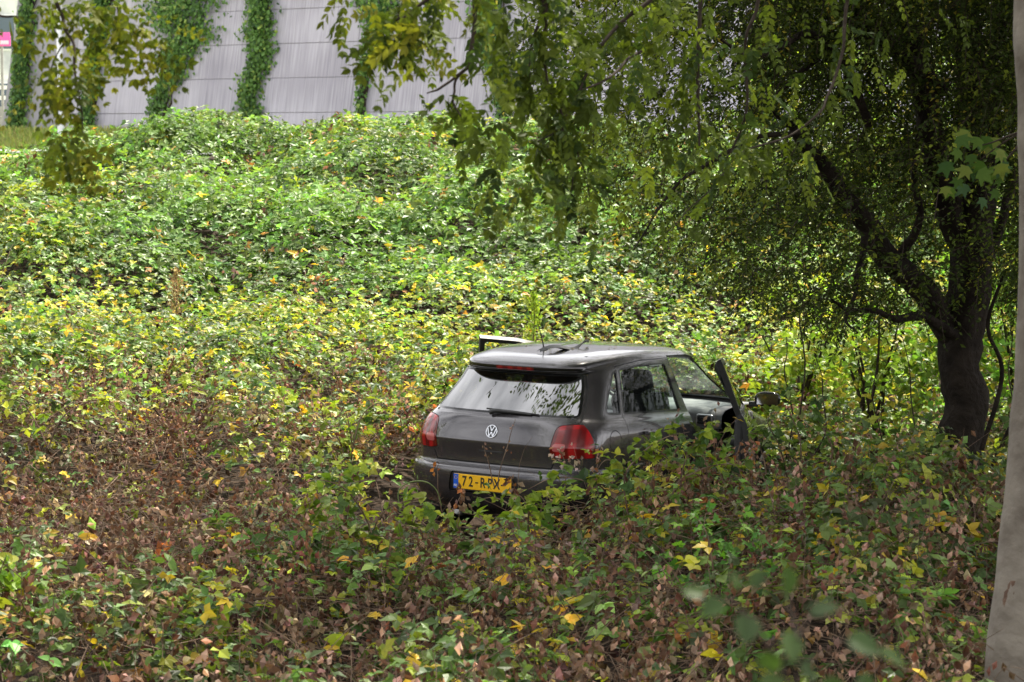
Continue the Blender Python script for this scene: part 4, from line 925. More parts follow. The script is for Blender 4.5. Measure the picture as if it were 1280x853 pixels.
def sprays(acc, C, dirs, L, K, leaf, cols, tmpl, droop=.35, wid_=1., tw=None, jn=.6, step=1., keep=None, jc=.30):
    """twigs starting at C with small leaves on both sides"""
    n = len(C); s = np.linspace(.12, 1, K)[None]; d = unit(dirs)
    P = C[:, None] + d[:, None] * (L[:, None] * s)[..., None]; P[..., 2] -= droop * (L[:, None] * s ** 2)
    if keep is not None:
        k = keep(P[:, K // 2]); P, d, L, cols = P[k], d[k], L[k], cols[k]; n = len(P)
    tg = unit(np.gradient(P, axis=1)).reshape(-1, 3); side = np.where(np.arange(n * K) % 2 == 0, 1., -1.)[:, None]
    up = unit(np.array((0, 0, 1.)) + rnd(n * K) * .3); lat = unit(np.cross(tg, up)) * side
    sz = rng.uniform(leaf[0], leaf[1], n * K); Q = P.reshape(-1, 3)
    V, F, k = leaves(Q, lat + tg * .5 + rnd(n * K) * .3 - np.array((0, 0, .25)), up + rnd(n * K) * jn, sz, tmpl, wid_)
    c = np.repeat(cols, K, axis=0) * np.exp(rng.normal(size=(n * K, 1)) * .18); acc.add(V, F, k, c)
    if tw is not None: tw.append((P[::2, ::max(1, K // 3)], rng.uniform(.002, .0045, len(P[::2]))))
    return P
# crown as many twigs: density follows the picture's masses, depth spreads round the trunk
def crown_den(u, v):
    d = np.zeros_like(u)
    bottom = np.interp(u, [600, 660, 720, 800, 880, 960, 1040, 1100, 1160, 1240, 1330, 1500], [60, 150, 250, 320, 365, 392, 425, 410, 400, 385, 400, 380])
    d = sstep(0, 60, bottom - v) * (.28 + .55 * sstep(700, 1000, u) + .75 * sstep(930, 1100, u) * (1 - sstep(150, 330, v))) * sstep(590, 720, u)
    d = d * (1 - .62 * np.exp(-((u - 700) / 50) ** 2 - ((v - 130) / 60) ** 2)) * (1 - .5 * np.exp(-((u - 905) / 60) ** 2 - ((v - 60) / 50) ** 2)) * (1 - .55 * np.exp(-((u - 1180) / 60) ** 2 - ((v - 300) / 50) ** 2)) * (1 - .5 * np.exp(-((u - 820) / 60) ** 2 - ((v - 185) / 22) ** 2))
    d = d * (1 - .93 * np.exp(-((u - 874) / 16) ** 2 - ((v - 190) / 16) ** 2)) * (1 - .8 * np.exp(-((u - 790) / 22) ** 2 - ((v - 182) / 16) ** 2))
    return d
def cluster(P):
    c = vnoise(P[:, 0] + .5 * P[:, 1], P[:, 2] * 1.15 + P[:, 1] * .35, .55, 41) + .7 * vnoise(P[:, 0] - P[:, 1], P[:, 2] + .2 * P[:, 1], .26, 42); return c
n = 76000; y = rng.uniform(14.6, 21.8, n); u = rng.uniform(590, 1420, n); v = rng.uniform(-110, 440, n)
xx = (u - 640) / FPX; rr_ = np.array([at(a, b, c) for a, b, c in zip(u[:0], v[:0], y[:0])])
bb = (v - 426.5) / FPX; fy = CP - bb * SP; fz = -SP - bb * CP; C0 = np.stack([xx / fy * y, y, CAMZ + fz / fy * y], -1)
den = crown_den(u, v) * .8 * (1 - .45 * ((C0[:, 1] < DT + .4) & (u > 980) & (u < 1275)) * sstep(60, 160, v)) * (1 - .5 * ((C0[:, 1] < DT + .4) & (u > 1150) & (u < 1262)) * sstep(160, 260, v)) * sstep(21.8, 19.5, y) * (C0[:, 2] > G(C0[:, 0], C0[:, 1]) + 1.0)
ce = cluster(C0); k = rng.random(n) < den * np.clip(.40 + 1.0 * ce, .02, 1.2); C0, u, v, ce = C0[k], u[k], v[k], ce[k]; print('dark crown sprays', len(C0))
A = Acc(); TWG = []; n = len(C0)
dkf = (1 - .35 * sstep(900, 1080, u))[:, None]; cols = np.where(rng.random((n, 1)) < .6, np.array((.030, .046, .010)), np.array((.055, .078, .014))); cols = np.where(rng.random((n, 1)) < .12 + .42 * (1 - sstep(780, 980, u))[:, None], np.array((.15, .185, .024)), cols)  # light coming through the crown's left side, put into lighter leaf colours
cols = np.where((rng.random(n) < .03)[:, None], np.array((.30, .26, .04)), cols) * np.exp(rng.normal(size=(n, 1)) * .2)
dr = rnd(n) * .6 + np.stack([np.full(n, -.45), np.full(n, -.25), np.full(n, -.45)], -1)
notcar = lambda P: ~in_car(P[:, 0], P[:, 1], P[:, 2])
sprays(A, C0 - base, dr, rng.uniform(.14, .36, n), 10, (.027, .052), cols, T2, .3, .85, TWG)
# the part of the crown above the picture, coarser; it shades the ground below
n = 15000; C1 = np.stack([rng.normal(3.6, 2.4, n), rng.normal(18.0, 2.6, n), rng.uniform(4.3, 9.5, n)], -1)
k = (((C1[:, 0] - 3.6) / 4.9) ** 2 + ((C1[:, 1] - 18) / 5.0) ** 2 + ((C1[:, 2] - 5.) / 5.) ** 2 < 1) & ~((C1[:, 0] < .3) & (C1[:, 1] > 15)) & (to_uv(C1[:, 0], C1[:, 1], C1[:, 2])[1] < -20) & (rng.random(n) < .5 + .5 * cluster(C1)); C1 = C1[k]; n = len(C1)
sprays(A, C1 - base, rnd(n), rng.uniform(.3, .6, n), 9, (.08, .14), jitter_col(np.array((.06, .12, .025)), n, .2), T2, .3, .85)
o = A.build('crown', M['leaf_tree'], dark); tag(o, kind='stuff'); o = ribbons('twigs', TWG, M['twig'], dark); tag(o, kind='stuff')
# slender hanging shoots below the crown
L_ = []
for pts, y0 in (([(1010, 330), (1003, 380), (1000, 430), (1004, 520)], 16.4), ([(985, 420), (982, 470), (990, 560)], 17.4), ([(1020, 440), (1030, 500), (1022, 570)], 17.6), ([(1268, 400), (1262, 470), (1270, 590)], 17.8), ([(1100, 430), (1092, 500), (1104, 590)], 18.2), ([(1130, 420), (1140, 500), (1136, 590)], 18.6)):
    L_.append(limb(poly_at(pts, y0), [.003, .005, .006], 5, 16, 0, 5, .02)[0])
tubes('shoots', local(L_, base), M['twig'], dark)['kind'] = 'stuff'

# -- shrubs on the bank behind the dark tree
def shrub(u, ybase, hgt, rad, n, col, label, name='shrub', leaf=(.06, .11), stems_=7, grp='shrubs behind the dark tree'):
    x0 = (u - 640) / FPX * ybase; z0 = float(G(x0, ybase)); b = np.array((x0, ybase, z0)); root = empty(name, tuple(b)); tag(root, label, 'shrub', grp)
    P = rnd(n) ; P = unit(P) * (rng.random((n, 1)) ** .45); P = P * np.array((rad, rad, hgt * .55)) + np.array((0, 0, hgt * .55)); P[:, 2] = np.maximum(P[:, 2], .1)
    k = rng.random(n) < .55 + .8 * cluster(P * 1.0 + b); P = P[k]; m = len(P)
    A = Acc(); cc = jitter_col(col, m, .25); cc = np.where(rng.random((m, 1)) < .12, np.array((.42, .36, .05)), cc)
    sprays(A, P, rnd(m) * .6 + np.array((0, 0, .3)), rng.uniform(.15, .35, m), 5, leaf, cc, T5, .3, 1.); o = A.build('foliage', M['leaf'], root); tag(o, kind='stuff')
    L_ = []
    for i in range(stems_):
        e = np.array((rng.normal() * rad * .5, rng.normal() * rad * .5, hgt * rng.uniform(.6, .95))); L_.append(limb([(rng.normal() * .1, rng.normal() * .1, -.1), e * np.array((.3, .3, .5)), e], [.022, .015, .006], 6, 10, 0, i)[0])
    tubes('stem', L_, M['twig'], root)['kind'] = 'stuff'
    return root
shrub(1000, 22.3, 1.5, .7, 650, (.22, .30, .04), 'yellow green shrub glowing between the car mirror and the dark tree')
shrub(1095, 21.2, 1.6, .8, 800, (.17, .26, .04), 'bushy light green shrub just left of the dark tree trunk')
shrub(1275, 21.5, 2.2, .8, 900, (.16, .27, .045), 'tall light green shrub right of the dark tree trunk')
shrub(1180, 29.5, 4.2, 1.6, 1400, (.20, .30, .045), 'tall sunlit shrub high behind the fork of the dark tree')
shrub(1010, 31.0, 3.6, 1.5, 1200, (.21, .30, .05), 'broad sunlit shrub behind the limb of the dark tree')
shrub(1345, 30.0, 4.6, 1.6, 1300, (.16, .26, .04), 'tall green shrub at the right edge behind the pale trunk')

# -- ash tree whose pale trunk stands at the right edge and whose twigs hang into the view
PT = 10.5
pb = at(1275, 1010, PT); pb[2] = float(G(pb[0], pb[1])) - .05
ash = empty('pale_tree', tuple(pb)); tag(ash, 'slender smooth pale trunk at the right edge with leafy twigs across the top', 'tree')
tp = np.array([pb, at(1266, 860, PT), at(1277, 720, PT), at(1289, 580, PT), at(1298, 450, PT), at(1303, 320, PT), at(1301, 180, PT), at(1295, 60, PT), at(1287, -60, PT), at(1240, -330, PT), at(1130, -640, PT - .3), at(1000, -900, PT - .6)])
a, tP = limb(tp, [.165, .125, .112, .105, .102, .100, .096, .092, .088, .08, .07, .05], 20, 90, .012, 9, .004); tubes('trunk', local([a], pb), M['bark_pale'], ash)
# peeled brown patches on the lower trunk
def scar(h0, h1, a0, a1, seed):
    g = np.random.default_rng(seed); nh, na = 16, 9; V, F = [], []
    for i in range(nh):
        h = h0 + (h1 - h0) * i / (nh - 1); c = np.array([np.interp(h, tP[:, 2], tP[:, k]) for k in (0, 1)]); r_ = np.interp(h, [0, 1.2, 3], [.122, .105, .10]) + .006
        e = math.sin(math.pi * i / (nh - 1)) ** .5 * (1 + .25 * g.normal())
        for j in range(na):
            a = R(a0 + (a1 - a0) * (.5 + (j / (na - 1) - .5) * e)); edge = 0 if 0 < j < na - 1 and 0 < i < nh - 1 else -.008
            V.append((c[0] + (r_ + edge) * math.cos(a), c[1] + (r_ + edge) * math.sin(a), h))
    i_ = np.arange(nh * na).reshape(nh, na); F = np.stack([i_[:-1, :-1], i_[:-1, 1:], i_[1:, 1:], i_[1:, :-1]], -1).reshape(-1, 4)
    mesh('bark_patch', np.array(V) - pb, F, M['bark_scar'], ash)
scar(.88, 1.15, -150, -85, 1); scar(.74, .90, -125, -60, 2); scar(.66, .72, -150, -120, 3)
def hang(pts, y0, y1, r, seed, parent, origin, name='branch'): a, P = limb(poly_at(pts, y0, y1), r, 7, None, .05, seed, .006); tubes(name, local([a], origin), M['twig'], parent); return P
def ash_leaves(acc, P, n, size, cols, spread=.05, drop=(.25, .75), K=7, off=0.):
    """pinnate leaves hanging from the curve P"""
    i = rng.uniform(off, 1, n) * (len(P) - 1); i0 = np.floor(i).astype(int).clip(0, len(P) - 2); C = P[i0] + (P[i0 + 1] - P[i0]) * (i - i0)[:, None] + rnd(n) * spread
    d = rnd(n) * .55; d[:, 2] -= rng.uniform(*drop, n) + .25; d = unit(d); L = rng.uniform(.09, .17, n); s = np.linspace(.25, 1, K)[None]
    Q = C[:, None] + d[:, None] * (L[:, None] * s)[..., None]; Q[..., 2] -= .15 * L[:, None] * s ** 2
    up = unit(rnd(n) + np.array((0, -.7, .5)))[:, None] * np.ones((1, K, 1)); tg = d[:, None] * np.ones((1, K, 1)); lat = unit(np.cross(tg, up))
    c = cols[rng.integers(0, len(cols), n)] * np.exp(rng.normal(size=(n, 1)) * .22)
    sz = rng.uniform(size[0], size[1], n)[:, None] * np.ones((1, K))
    for sd_ in (1, -1):
        dd = (lat * sd_ * .8 + tg * .75 + rng.normal(size=tg.shape) * .14); dd[..., 2] -= .25
        V, F, k = leaves(Q.reshape(-1, 3), dd.reshape(-1, 3), (up + rng.normal(size=up.shape) * .35).reshape(-1, 3), sz.ravel(), TA, 1.5); acc.add(V, F, k, np.repeat(c, K, axis=0) * np.exp(rng.normal(size=(n * K, 1)) * .10))
    V, F, k = leaves(Q[:, -1], d + rnd(n) * .1, up[:, 0], sz[:, 0] * 1.1, TA, 1.5); acc.add(V, F, k, c)
    return C
YG = np.array([(.115, .145, .014), (.17, .19, .018), (.07, .095, .013), (.09, .12, .016), (.20, .20, .025)])
GG = np.array([(.060, .085, .014), (.095, .13, .018), (.13, .165, .022), (.042, .068, .018), (.075, .105, .018)])
BL = []
def H(pts, y0, y1, r, seed): P = hang(pts, y0, y1, r, seed, ash, pb); BL.append(P); return P
P1 = H([(620, -120), (597, -30), (592, 45), (586, 80), (570, 98), (552, 112), (530, 116)], 9.5, 9.3, [.016, .012, .009, .008, .006, .005, .003], 1)
P2 = H([(584, 84), (570, 112), (568, 130), (585, 160)], 9.4, 9.3, [.006, .005, .004, .002], 2)
P3 = H([(690, -130), (676, -30), (674, 20), (662, 70), (660, 105)], 9.8, 9.8, [.014, .011, .008, .005, .003], 3)
P4 = H([(684, -20), (680, 50), (683, 100), (700, 150), (712, 200), (713, 252)], 9.8, 9.9, [.009, .007, .006, .005, .004, .002], 4)
P5 = H([(900, -160), (830, -30), (800, 8), (762, 45), (735, 85), (718, 125), (700, 160), (664, 181)], 10.5, 9.8, [.016, .012, .010, .008, .007, .006, .004, .002], 5)
P6 = H([(800, 60), (770, 90), (728, 112)], 10.4, 10, [.007, .006, .004], 6)
P7 = H([(884, -100), (876, 0), (873, 100), (873, 182)], 10.8, 10.6, [.013, .010, .008, .005], 7)
P8 = H([(1090, -200), (1061, 0), (1050, 70), (1035, 120), (1025, 140), (980, 175), (930, 190), (880, 240), (840, 290)], 12, 11, [.012, .009, .008, .007, .006, .005, .004, .003, .002], 8)
P9 = H([(955, -60), (945, 10), (932, 60), (933, 140), (915, 190), (905, 200)], 11, 11, [.011, .009, .007, .006, .004, .002], 9)
P10 = H([(700, 160), (712, 175), (730, 210), (740, 250)], 9.9, 10, [.005, .004, .003, .002], 10)
P11 = H([(510, -120), (505, -10), (500, 18), (492, 26)], 9, 9, [.010, .007, .006, .005], 11)
P12 = H([(560, -140), (556, -30), (520, 10), (486, 40), (478, 60)], 9.2, 9, [.010, .008, .006, .004, .002], 12)
A = Acc()
for P, n_, off in ((P1, 8, .75), (P2, 8, .3), (P3, 60, .1), (P4, 60, .1), (P5, 80, .1), (P6, 15, 0), (P7, 40, .1), (P8, 45, .1), (P9, 35, .1), (P10, 26, 0), (P11, 22, .3), (P12, 26, .3)): ash_leaves(A, P - pb, int(n_ * .6), (.030, .052), GG, .04, off=off, K=5)
# loose hanging clumps: centre in the picture, spread, distance, count, palette
for (u0, v0, su, sv, y0, n_, pal) in ((520, 15, 30, 18, 9, 34, YG), (440, 8, 20, 12, 9, 10, YG), (500, 45, 26, 14, 9, 22, YG), (556, 40, 25, 28, 9.2, 34, YG), (570, 10, 40, 10, 9.4, 24, GG), (640, 30, 32, 30, 9.8, 70, GG), (700, 30, 45, 30, 10, 90, GG), (780, 30, 55, 30, 10.5, 90, GG), (645, 105, 22, 30, 9.8, 40, GG), (690, 120, 26, 40, 10, 60, GG), (740, 130, 30, 36, 10.3, 46, GG),
                                      (600, 190, 16, 18, 9.3, 24, GG), (585, 160, 10, 14, 9.3, 14, GG), (640, 200, 22, 20, 9.6, 34, GG), (690, 215, 18, 22, 10, 34, GG), (645, 262, 22, 14, 9.8, 30, YG), (705, 262, 20, 16, 9.9, 30, GG), (612, 100, 16, 22, 9.5, 18, GG), (860, 60, 45, 50, 11, 90, GG), (850, 170, 30, 40, 11, 40, GG), (760, 220, 30, 30, 11, 40, GG), (800, 110, 40, 40, 11, 60, GG), (930, 110, 40, 60, 11.5, 70, GG), (1010, 170, 50, 45, 12, 80, GG), (1030, 60, 60, 50, 12, 70, GG), (960, 220, 50, 30, 12, 50, GG), (1120, 30, 50, 30, 12.5, 50, GG)):
    uu_ = rng.normal(u0, su, n_); vv_ = rng.normal(v0, sv, n_) - 12; yy_ = rng.normal(y0, .35, n_); C = np.array([at(a, b, c) for a, b, c in zip(uu_, vv_, yy_)]) - pb
    ash_leaves(A, np.stack([C, C + rnd(n_) * .1], 1).reshape(-1, 3), int(n_ * ((.62 if u0 < 580 else .36) if u0 < 840 else .22)), (.028, .050), pal, .02, K=5)
# crown of the ash above the picture and over the camera: it shades the foreground
n = 12000; C1 = np.stack([rng.uniform(-6.5, 9, n), rng.uniform(2, 21, n), rng.uniform(4.6, 9.5, n)], -1)
k = (C1[:, 2] > CAMZ + C1[:, 1] * .062 + .75) & (np.hypot(C1[:, 0] + .45 + .62 * (C1[:, 2] - 1.2), C1[:, 1] - 17.6 - .24 * (C1[:, 2] - 1.2) + .0) > 1.9) & (rng.random(n) < np.clip(.55 + .75 * vnoise(C1[:, 0] + C1[:, 2] * .5, C1[:, 1], 1.7, 51), 0, 1) * (.75 + .25 * sstep(-3.5, 1.5, C1[:, 0])))
C1 = C1[k]; n = len(C1); sprays(A, C1 - pb, rnd(n) - np.array((0, 0, .3)), rng.uniform(.3, .7, n), 9, (.11, .17), jitter_col(np.array((.07, .10, .018)), n, .2), T2, .3, .7)
o = A.build('crown', M['leaf_tree'], ash); tag(o, kind='stuff')
# boughs carrying that crown
for i, (e0, e1, e2) in enumerate((((2.0, 9.5, 5.6), (0, 8, 6.6), (-3, 6, 7.4)), ((1.8, 10, 6.3), (1.0, 13, 7), (-.6, 16, 7.6)), ((1.6, 9.5, 6.6), (1.5, 5, 7.6), (1.0, 0, 8)), ((1.9, 10, 5.8), (4, 11, 7), (7, 12, 8)))):
    a, _ = limb([e0, e1, e2], [.07, .05, .02], 8, 14, .05, 20 + i, .08); tubes('bough', local([a], pb), M['bark_pale'], ash)

# -- branch of a second ash hanging in from the upper left; its stem stands outside the view
lb = np.array((-4.3, 10.0, float(G(-4.3, 10.0)) - .05)); la = empty('young_ash_tree', tuple(lb)); tag(la, 'yellow green leafy branch hanging down in the top left corner from a young ash', 'tree')
a, _ = limb([lb, lb + (.1, -.1, 2), lb + (.2, -.3, 4.4), lb + (.3, -.3, 6.5), lb + (.2, 0, 8.5)], [.09, .075, .06, .04, .015], 12, 30, .03, 30, .02); tubes('trunk', local([a], lb), M['bark_pale'], la)
tpz = lb + np.array((.25, -.3, 5.2))
def HL(pts, y0, y1, r, seed): return hang(pts, y0, y1, r, seed, la, lb)
Lm = [tpz, lb + np.array((.9, -.7, 5.3)), at(20, -160, 9), at(62, -30, 8.8)]
a, _ = limb(Lm, [.03, .022, .014, .009], 7, 20, .05, 31); tubes('bough', local([a], lb), M['bark_pale'], la)
Q1 = HL([(62, -30), (72, 10), (85, 42), (92, 66), (96, 100), (101, 130), (97, 172)], 8.8, 8.6, [.009, .0075, .006, .005, .0042, .0035, .002], 32)
Q2 = HL([(20, -160), (90, -60), (140, 0), (150, 25), (170, 42)], 9, 8.8, [.012, .009, .006, .004, .002], 33)
Q3 = HL([(85, 42), (76, 60), (62, 92)], 8.8, 8.8, [.004, .003, .002], 34); Q4 = HL([(-60, -60), (-20, 5), (8, 18), (24, 26)], 8.7, 8.7, [.008, .006, .004, .002], 35)
A = Acc()
for (u0, v0, su, sv, y0, n_) in ((60, 8, 22, 12, 8.8, 26), (100, 14, 30, 12, 8.8, 34), (150, 14, 22, 12, 8.8, 28), (165, 44, 22, 16, 8.8, 44), (195, 62, 12, 12, 8.8, 26), (150, 70, 8, 8, 8.8, 8), (62, 44, 10, 8, 8.8, 10), (8, 14, 10, 8, 8.7, 10), (8, 48, 6, 8, 8.7, 5), (78, 92, 22, 14, 8.7, 36), (102, 104, 14, 14, 8.7, 20), (50, 108, 12, 10, 8.7, 9), (64, 118, 14, 12, 8.7, 14), (86, 180, 16, 10, 8.6, 28), (112, 190, 16, 10, 8.6, 24), (98, 205, 12, 7, 8.6, 9)):
    uu_ = rng.normal(u0, su * .72, n_); vv_ = rng.normal(v0, sv * .72, n_) - 10; yy_ = rng.normal(y0, .15, n_); C = np.array([at(a_, b_, c_) for a_, b_, c_ in zip(uu_, vv_, yy_)]) - lb
    ash_leaves(A, np.stack([C, C], 1).reshape(-1, 3), int(n_ * .62), (.024, .043), YG, .012, K=4)
n = 900; C1 = np.array((-4.2, 10, 0)) + np.stack([rng.normal(0, .9, n), rng.normal(0, 1.2, n), rng.uniform(5.2, 9, n)], -1); k = to_uv(C1[:, 0], C1[:, 1], C1[:, 2])[1] < -60; C1 = C1[k]; n = len(C1)
sprays(A, C1 - lb, rnd(n), rng.uniform(.3, .5, n), 9, (.07, .11), jitter_col(np.array((.13, .18, .03)), n, .2), T2, .3, .7)
o = A.build('foliage', M['leaf_tree'], la); tag(o, kind='stuff')

# ------------------------------------------------------------------ single plants that stand out
def leafy_plant(name, label, cat, u, v, y, shoots, col, tmpl=TN, size=(.05, .08), grp=None, hgt=None):
    """shoots: list of image polylines from foot to tip at distance y; compound leaves along them"""
    foot = at(u, v, y); foot[2] = float(G(foot[0], foot[1])); root = empty(name, tuple(foot)); tag(root, label, cat, grp); A = Acc(); L_ = []
    for j, (pts, per) in enumerate(shoots):
        P = poly_at(pts, y + rng.normal() * .12, y + rng.normal() * .2); P = np.vstack([[foot + np.array((P[0][0] - foot[0], P[0][1] - foot[1], 0)) * .6], P]) if pts[0][1] > v - 5 else P
        a, P = limb(P, [.007, .005, .002], 5, 18, 0, j); L_.append(a); n = per; i = rng.uniform(4, 17, n).astype(int); Cc = P[i] + rnd(n) * .05
        d = rnd(n) * .8 + np.array((0, -.3, .05)); N = unit(rnd(n) * .4 + np.array((0, -.25, 1.))); c = jitter_col(np.array(col)[rng.integers(0, len(col), n)], n, .15)
        compound(A, Cc - foot, unit(d), N, rng.uniform(size[0], size[1], n), c, tmpl, .6)
    o = A.build('leaves', M['leaf'], root); tag(o, kind='stuff'); tubes('stems', local(L_, foot), M['stem'], root)['kind'] = 'stuff'
    return root
bright = [(.27, .33, .035), (.20, .27, .03), (.34, .37, .04)]; mid = [(.11, .175, .028), (.17, .24, .03)]; drk = [(.055, .10, .03), (.07, .12, .03)]
leafy_plant('bramble_bush', 'bright yellow green bramble sprays left of the number plate', 'bramble', 440, 690, 14.6, [([(470, 690), (440, 620), (400, 600), (372, 610)], 20), ([(440, 690), (430, 630), (440, 605), (470, 600)], 16), ([(450, 690), (410, 650), (385, 640), (370, 655)], 20), ([(460, 690), (480, 640), (520, 625), (548, 632)], 14), ([(440, 690), (432, 660), (420, 636), (415, 650)], 16), ([(470, 690), (500, 660), (540, 650), (575, 668)], 14)], bright + mid, TN, (.05, .085), 'bramble bushes round the car')
leafy_plant('bramble_bush', 'green bramble bush against the rear door and open doorway', 'bramble', 850, 600, 15.9, [([(780, 610), (800, 570), (830, 548), (862, 540)], 26), ([(850, 610), (862, 565), (880, 545), (905, 540)], 24), ([(800, 610), (780, 585), (758, 575), (745, 590)], 18), ([(860, 610), (840, 580), (820, 562), (790, 560)], 22), ([(760, 620), (725, 600), (690, 598), (660, 612)], 20), ([(840, 620), (870, 590), (910, 580), (930, 590)], 16)], bright + mid + drk, TN, (.045, .08), 'bramble bushes round the car')
leafy_plant('bramble_bush', 'green bramble stems in front of the mirror and open front door', 'bramble', 985, 600, 16.4, [([(985, 610), (975, 560), (960, 530), (965, 515)], 26), ([(1000, 610), (1000, 550), (985, 510), (990, 490)], 26), ([(960, 610), (955, 575), (948, 550), (958, 540)], 10), ([(1030, 610), (1040, 560), (1020, 520), (1035, 495)], 26)], mid + drk + [(.2, .26, .1)], TN, (.04, .07), 'bramble bushes round the car')
leafy_plant('bramble_bush', 'dense fresh green bush in the right foreground', 'bramble', 900, 800, 12.4, [([(900, 800), (890, 700), (880, 660), (860, 640)], 30), ([(920, 800), (940, 700), (935, 665), (950, 650)], 30), ([(880, 800), (850, 730), (830, 700), (815, 690)], 26), ([(920, 800), (960, 740), (985, 700), (1000, 690)], 26), ([(900, 800), (900, 740), (905, 700), (915, 690)], 30), ([(890, 800), (860, 760), (835, 740), (810, 745)], 20)], [(.10, .23, .03), (.16, .30, .035), (.07, .17, .03)], T5, (.035, .055), 'bramble bushes in the foreground')
leafy_plant('bramble_bush', 'bright lime leaves of a bush cut off by the left edge', 'bramble', 0, 830, 12, [([(0, 840), (5, 760), (0, 720), (8, 695)], 26), ([(-10, 840), (-10, 760), (14, 720), (22, 740)], 20), ([(0, 850), (20, 800), (45, 775), (60, 785)], 16)], [(.24, .36, .035), (.17, .30, .035)], TN, (.05, .075), 'bramble bushes in the foreground')
leafy_plant('bramble_bush', 'lime green young bramble in the left middle distance', 'bramble', 120, 600, 17.5, [([(60, 560), (40, 520), (20, 500), (-5, 505)], 14), ([(60, 560), (80, 520), (120, 500), (150, 512)], 16), ([(200, 520), (190, 500), (230, 480), (260, 492)], 14)], bright, T5, (.05, .08), 'bramble bushes in the foreground')
leafy_plant('bramble_bush', 'low yellowing bramble at the bottom centre edge', 'bramble', 600, 850, 11.6, [([(560, 860), (560, 820), (590, 800), (620, 815)], 18), ([(600, 860), (640, 830), (680, 820), (700, 840)], 14), ([(540, 860), (520, 830), (500, 815), (480, 830)], 12)], mid + bright, TN, (.05, .08), 'bramble bushes in the foreground')
leafy_plant('bramble_bush', 'loose yellow green bramble in the foreground right of centre', 'bramble', 700, 790, 13.0, [([(690, 800), (680, 740), (660, 710), (640, 715)], 20), ([(700, 800), (710, 730), (725, 705), (750, 700)], 22), ([(710, 800), (740, 760), (765, 745), (785, 755)], 16), ([(690, 800), (700, 760), (700, 730), (690, 715)], 16)], [(.18, .27, .035), (.13, .22, .03)], T5, (.035, .06), 'bramble bushes in the foreground')
leafy_plant('bramble_bush', 'green bramble mound in the left foreground near the bottom', 'bramble', 200, 830, 12.2, [([(180, 840), (170, 790), (150, 770), (125, 775)], 18), ([(200, 840), (215, 780), (240, 765), (265, 775)], 20), ([(230, 840), (270, 800), (300, 790), (325, 800)], 14)], mid + bright, TN, (.045, .07), 'bramble bushes in the foreground')
leafy_plant('bramble_bush', 'dark glossy bramble right of the fresh green bush', 'bramble', 1090, 760, 13.2, [([(1080, 770), (1070, 710), (1050, 690), (1025, 695)], 18), ([(1100, 770), (1110, 710), (1130, 695), (1155, 700)], 20), ([(1110, 770), (1140, 730), (1165, 720), (1190, 732)], 14)], mid + drk, TN, (.045, .07), 'bramble bushes in the foreground')
leafy_plant('bramble_bush', 'yellow green bramble below the right end of the bumper', 'bramble', 660, 660, 15.2, [([(650, 670), (640, 635), (615, 622), (590, 630)], 16), ([(670, 670), (680, 630), (700, 612), (722, 615)], 20), ([(660, 670), (660, 640), (652, 622), (640, 618)], 14)], bright + mid, TN, (.045, .075), 'bramble bushes round the car')
leafy_plant('bramble_bush', 'pale green bramble tips left of the car beside the rear lamp', 'bramble', 420, 560, 18.6, [([(430, 570), (410, 530), (390, 515), (365, 525)], 14), ([(440, 570), (450, 525), (470, 505), (495, 512)], 16), ([(440, 570), (436, 530), (428, 505), (420, 500)], 12)], bright + mid, T5, (.05, .08), 'bramble bushes round the car')
# tall yellow green weed behind the car's roof, and dry seed stalk on the bank
def weed(name, label, u, v0, v1, y, width, n, col, mat, tmpl=T2, size=(.02, .05)):
    P = poly_at([(u, v0), (u + 2, (v0 + v1) / 2), (u + 1, v1)], y); foot = P[0].copy(); root = empty(name, tuple(foot)); tag(root, label, 'weed')
    a, P = limb(P, [.008, .006, .002], 5, 20, 0, 1); tubes('stem', local([a], foot), M['stem'], root); f = rng.random(n) ** .8; i = f * 19; C = np.stack([np.interp(i, np.arange(20), P[:, k]) for k in range(3)], -1)
    w_ = width * (1 - .75 * f) / FPX * y; C = C + rnd(n) * w_[:, None] * np.array((1, 1, .4)); A = Acc(); V, F, k = leaves(C - foot, rnd(n) * .5 + np.array((0, 0, .6)), rnd(n), rng.uniform(*size, n), tmpl, .8); A.add(V, F, k, jitter_col(np.array(col)[rng.integers(0, len(col), n)], n, .2))
    o = A.build('seed_heads', mat, root); tag(o, kind='stuff')
weed('dry_weed', 'tall tan dry seed stalk standing out of the green bank on the left', 219, 408, 338, 24.5, 11, 420, [(.33, .22, .10), (.42, .33, .14), (.25, .16, .08)], M['dead'])
weed('leafy_weed', 'upright yellow green weed behind the car aerial', 666, 432, 366, 23.0, 6, 240, [(.30, .38, .05), (.24, .32, .05)], M['leaf'], T5, (.03, .06))
# dead stalks with shrivelled leaves in front of the tailgate, the right lamp, the plate and the doorway
def dead_stalk(label, pts, y, n, col=None, size=(.03, .055), f0=.3, spread=.02):
    P = poly_at(pts, y); foot = P[0].copy(); root = empty('dead_stalk', tuple(foot)); tag(root, label, 'dead stalk', 'dead stalks in front of the car')
    a, P = limb(P, [.0045, .0035, .0015], 5, 18, 0, 1, .004); tubes('stem', local([a], foot), M['stem'], root); i = rng.uniform(f0 * 17, 17, n).astype(int); C = P[i] + rnd(n) * spread
    cc = np.array(col or [(.17, .09, .05), (.28, .18, .12), (.35, .24, .18), (.30, .13, .05)]); A = Acc(); V, F, k = leaves(C - foot, rnd(n) * .5 + np.array((0, 0, -.7)), rnd(n), rng.uniform(*size, n), TD, 1.1); A.add(V, F, k, jitter_col(cc[rng.integers(0, len(cc), n)], n, .2))
    tag(A.build('withered_leaf', M['dead'], root), kind='stuff')
dead_stalk('thin dead stalk rising across the tailgate right of the badge', [(622, 610), (627, 583), (636, 552), (644, 524)], 16.6, 7, f0=.5, size=(.015, .03))
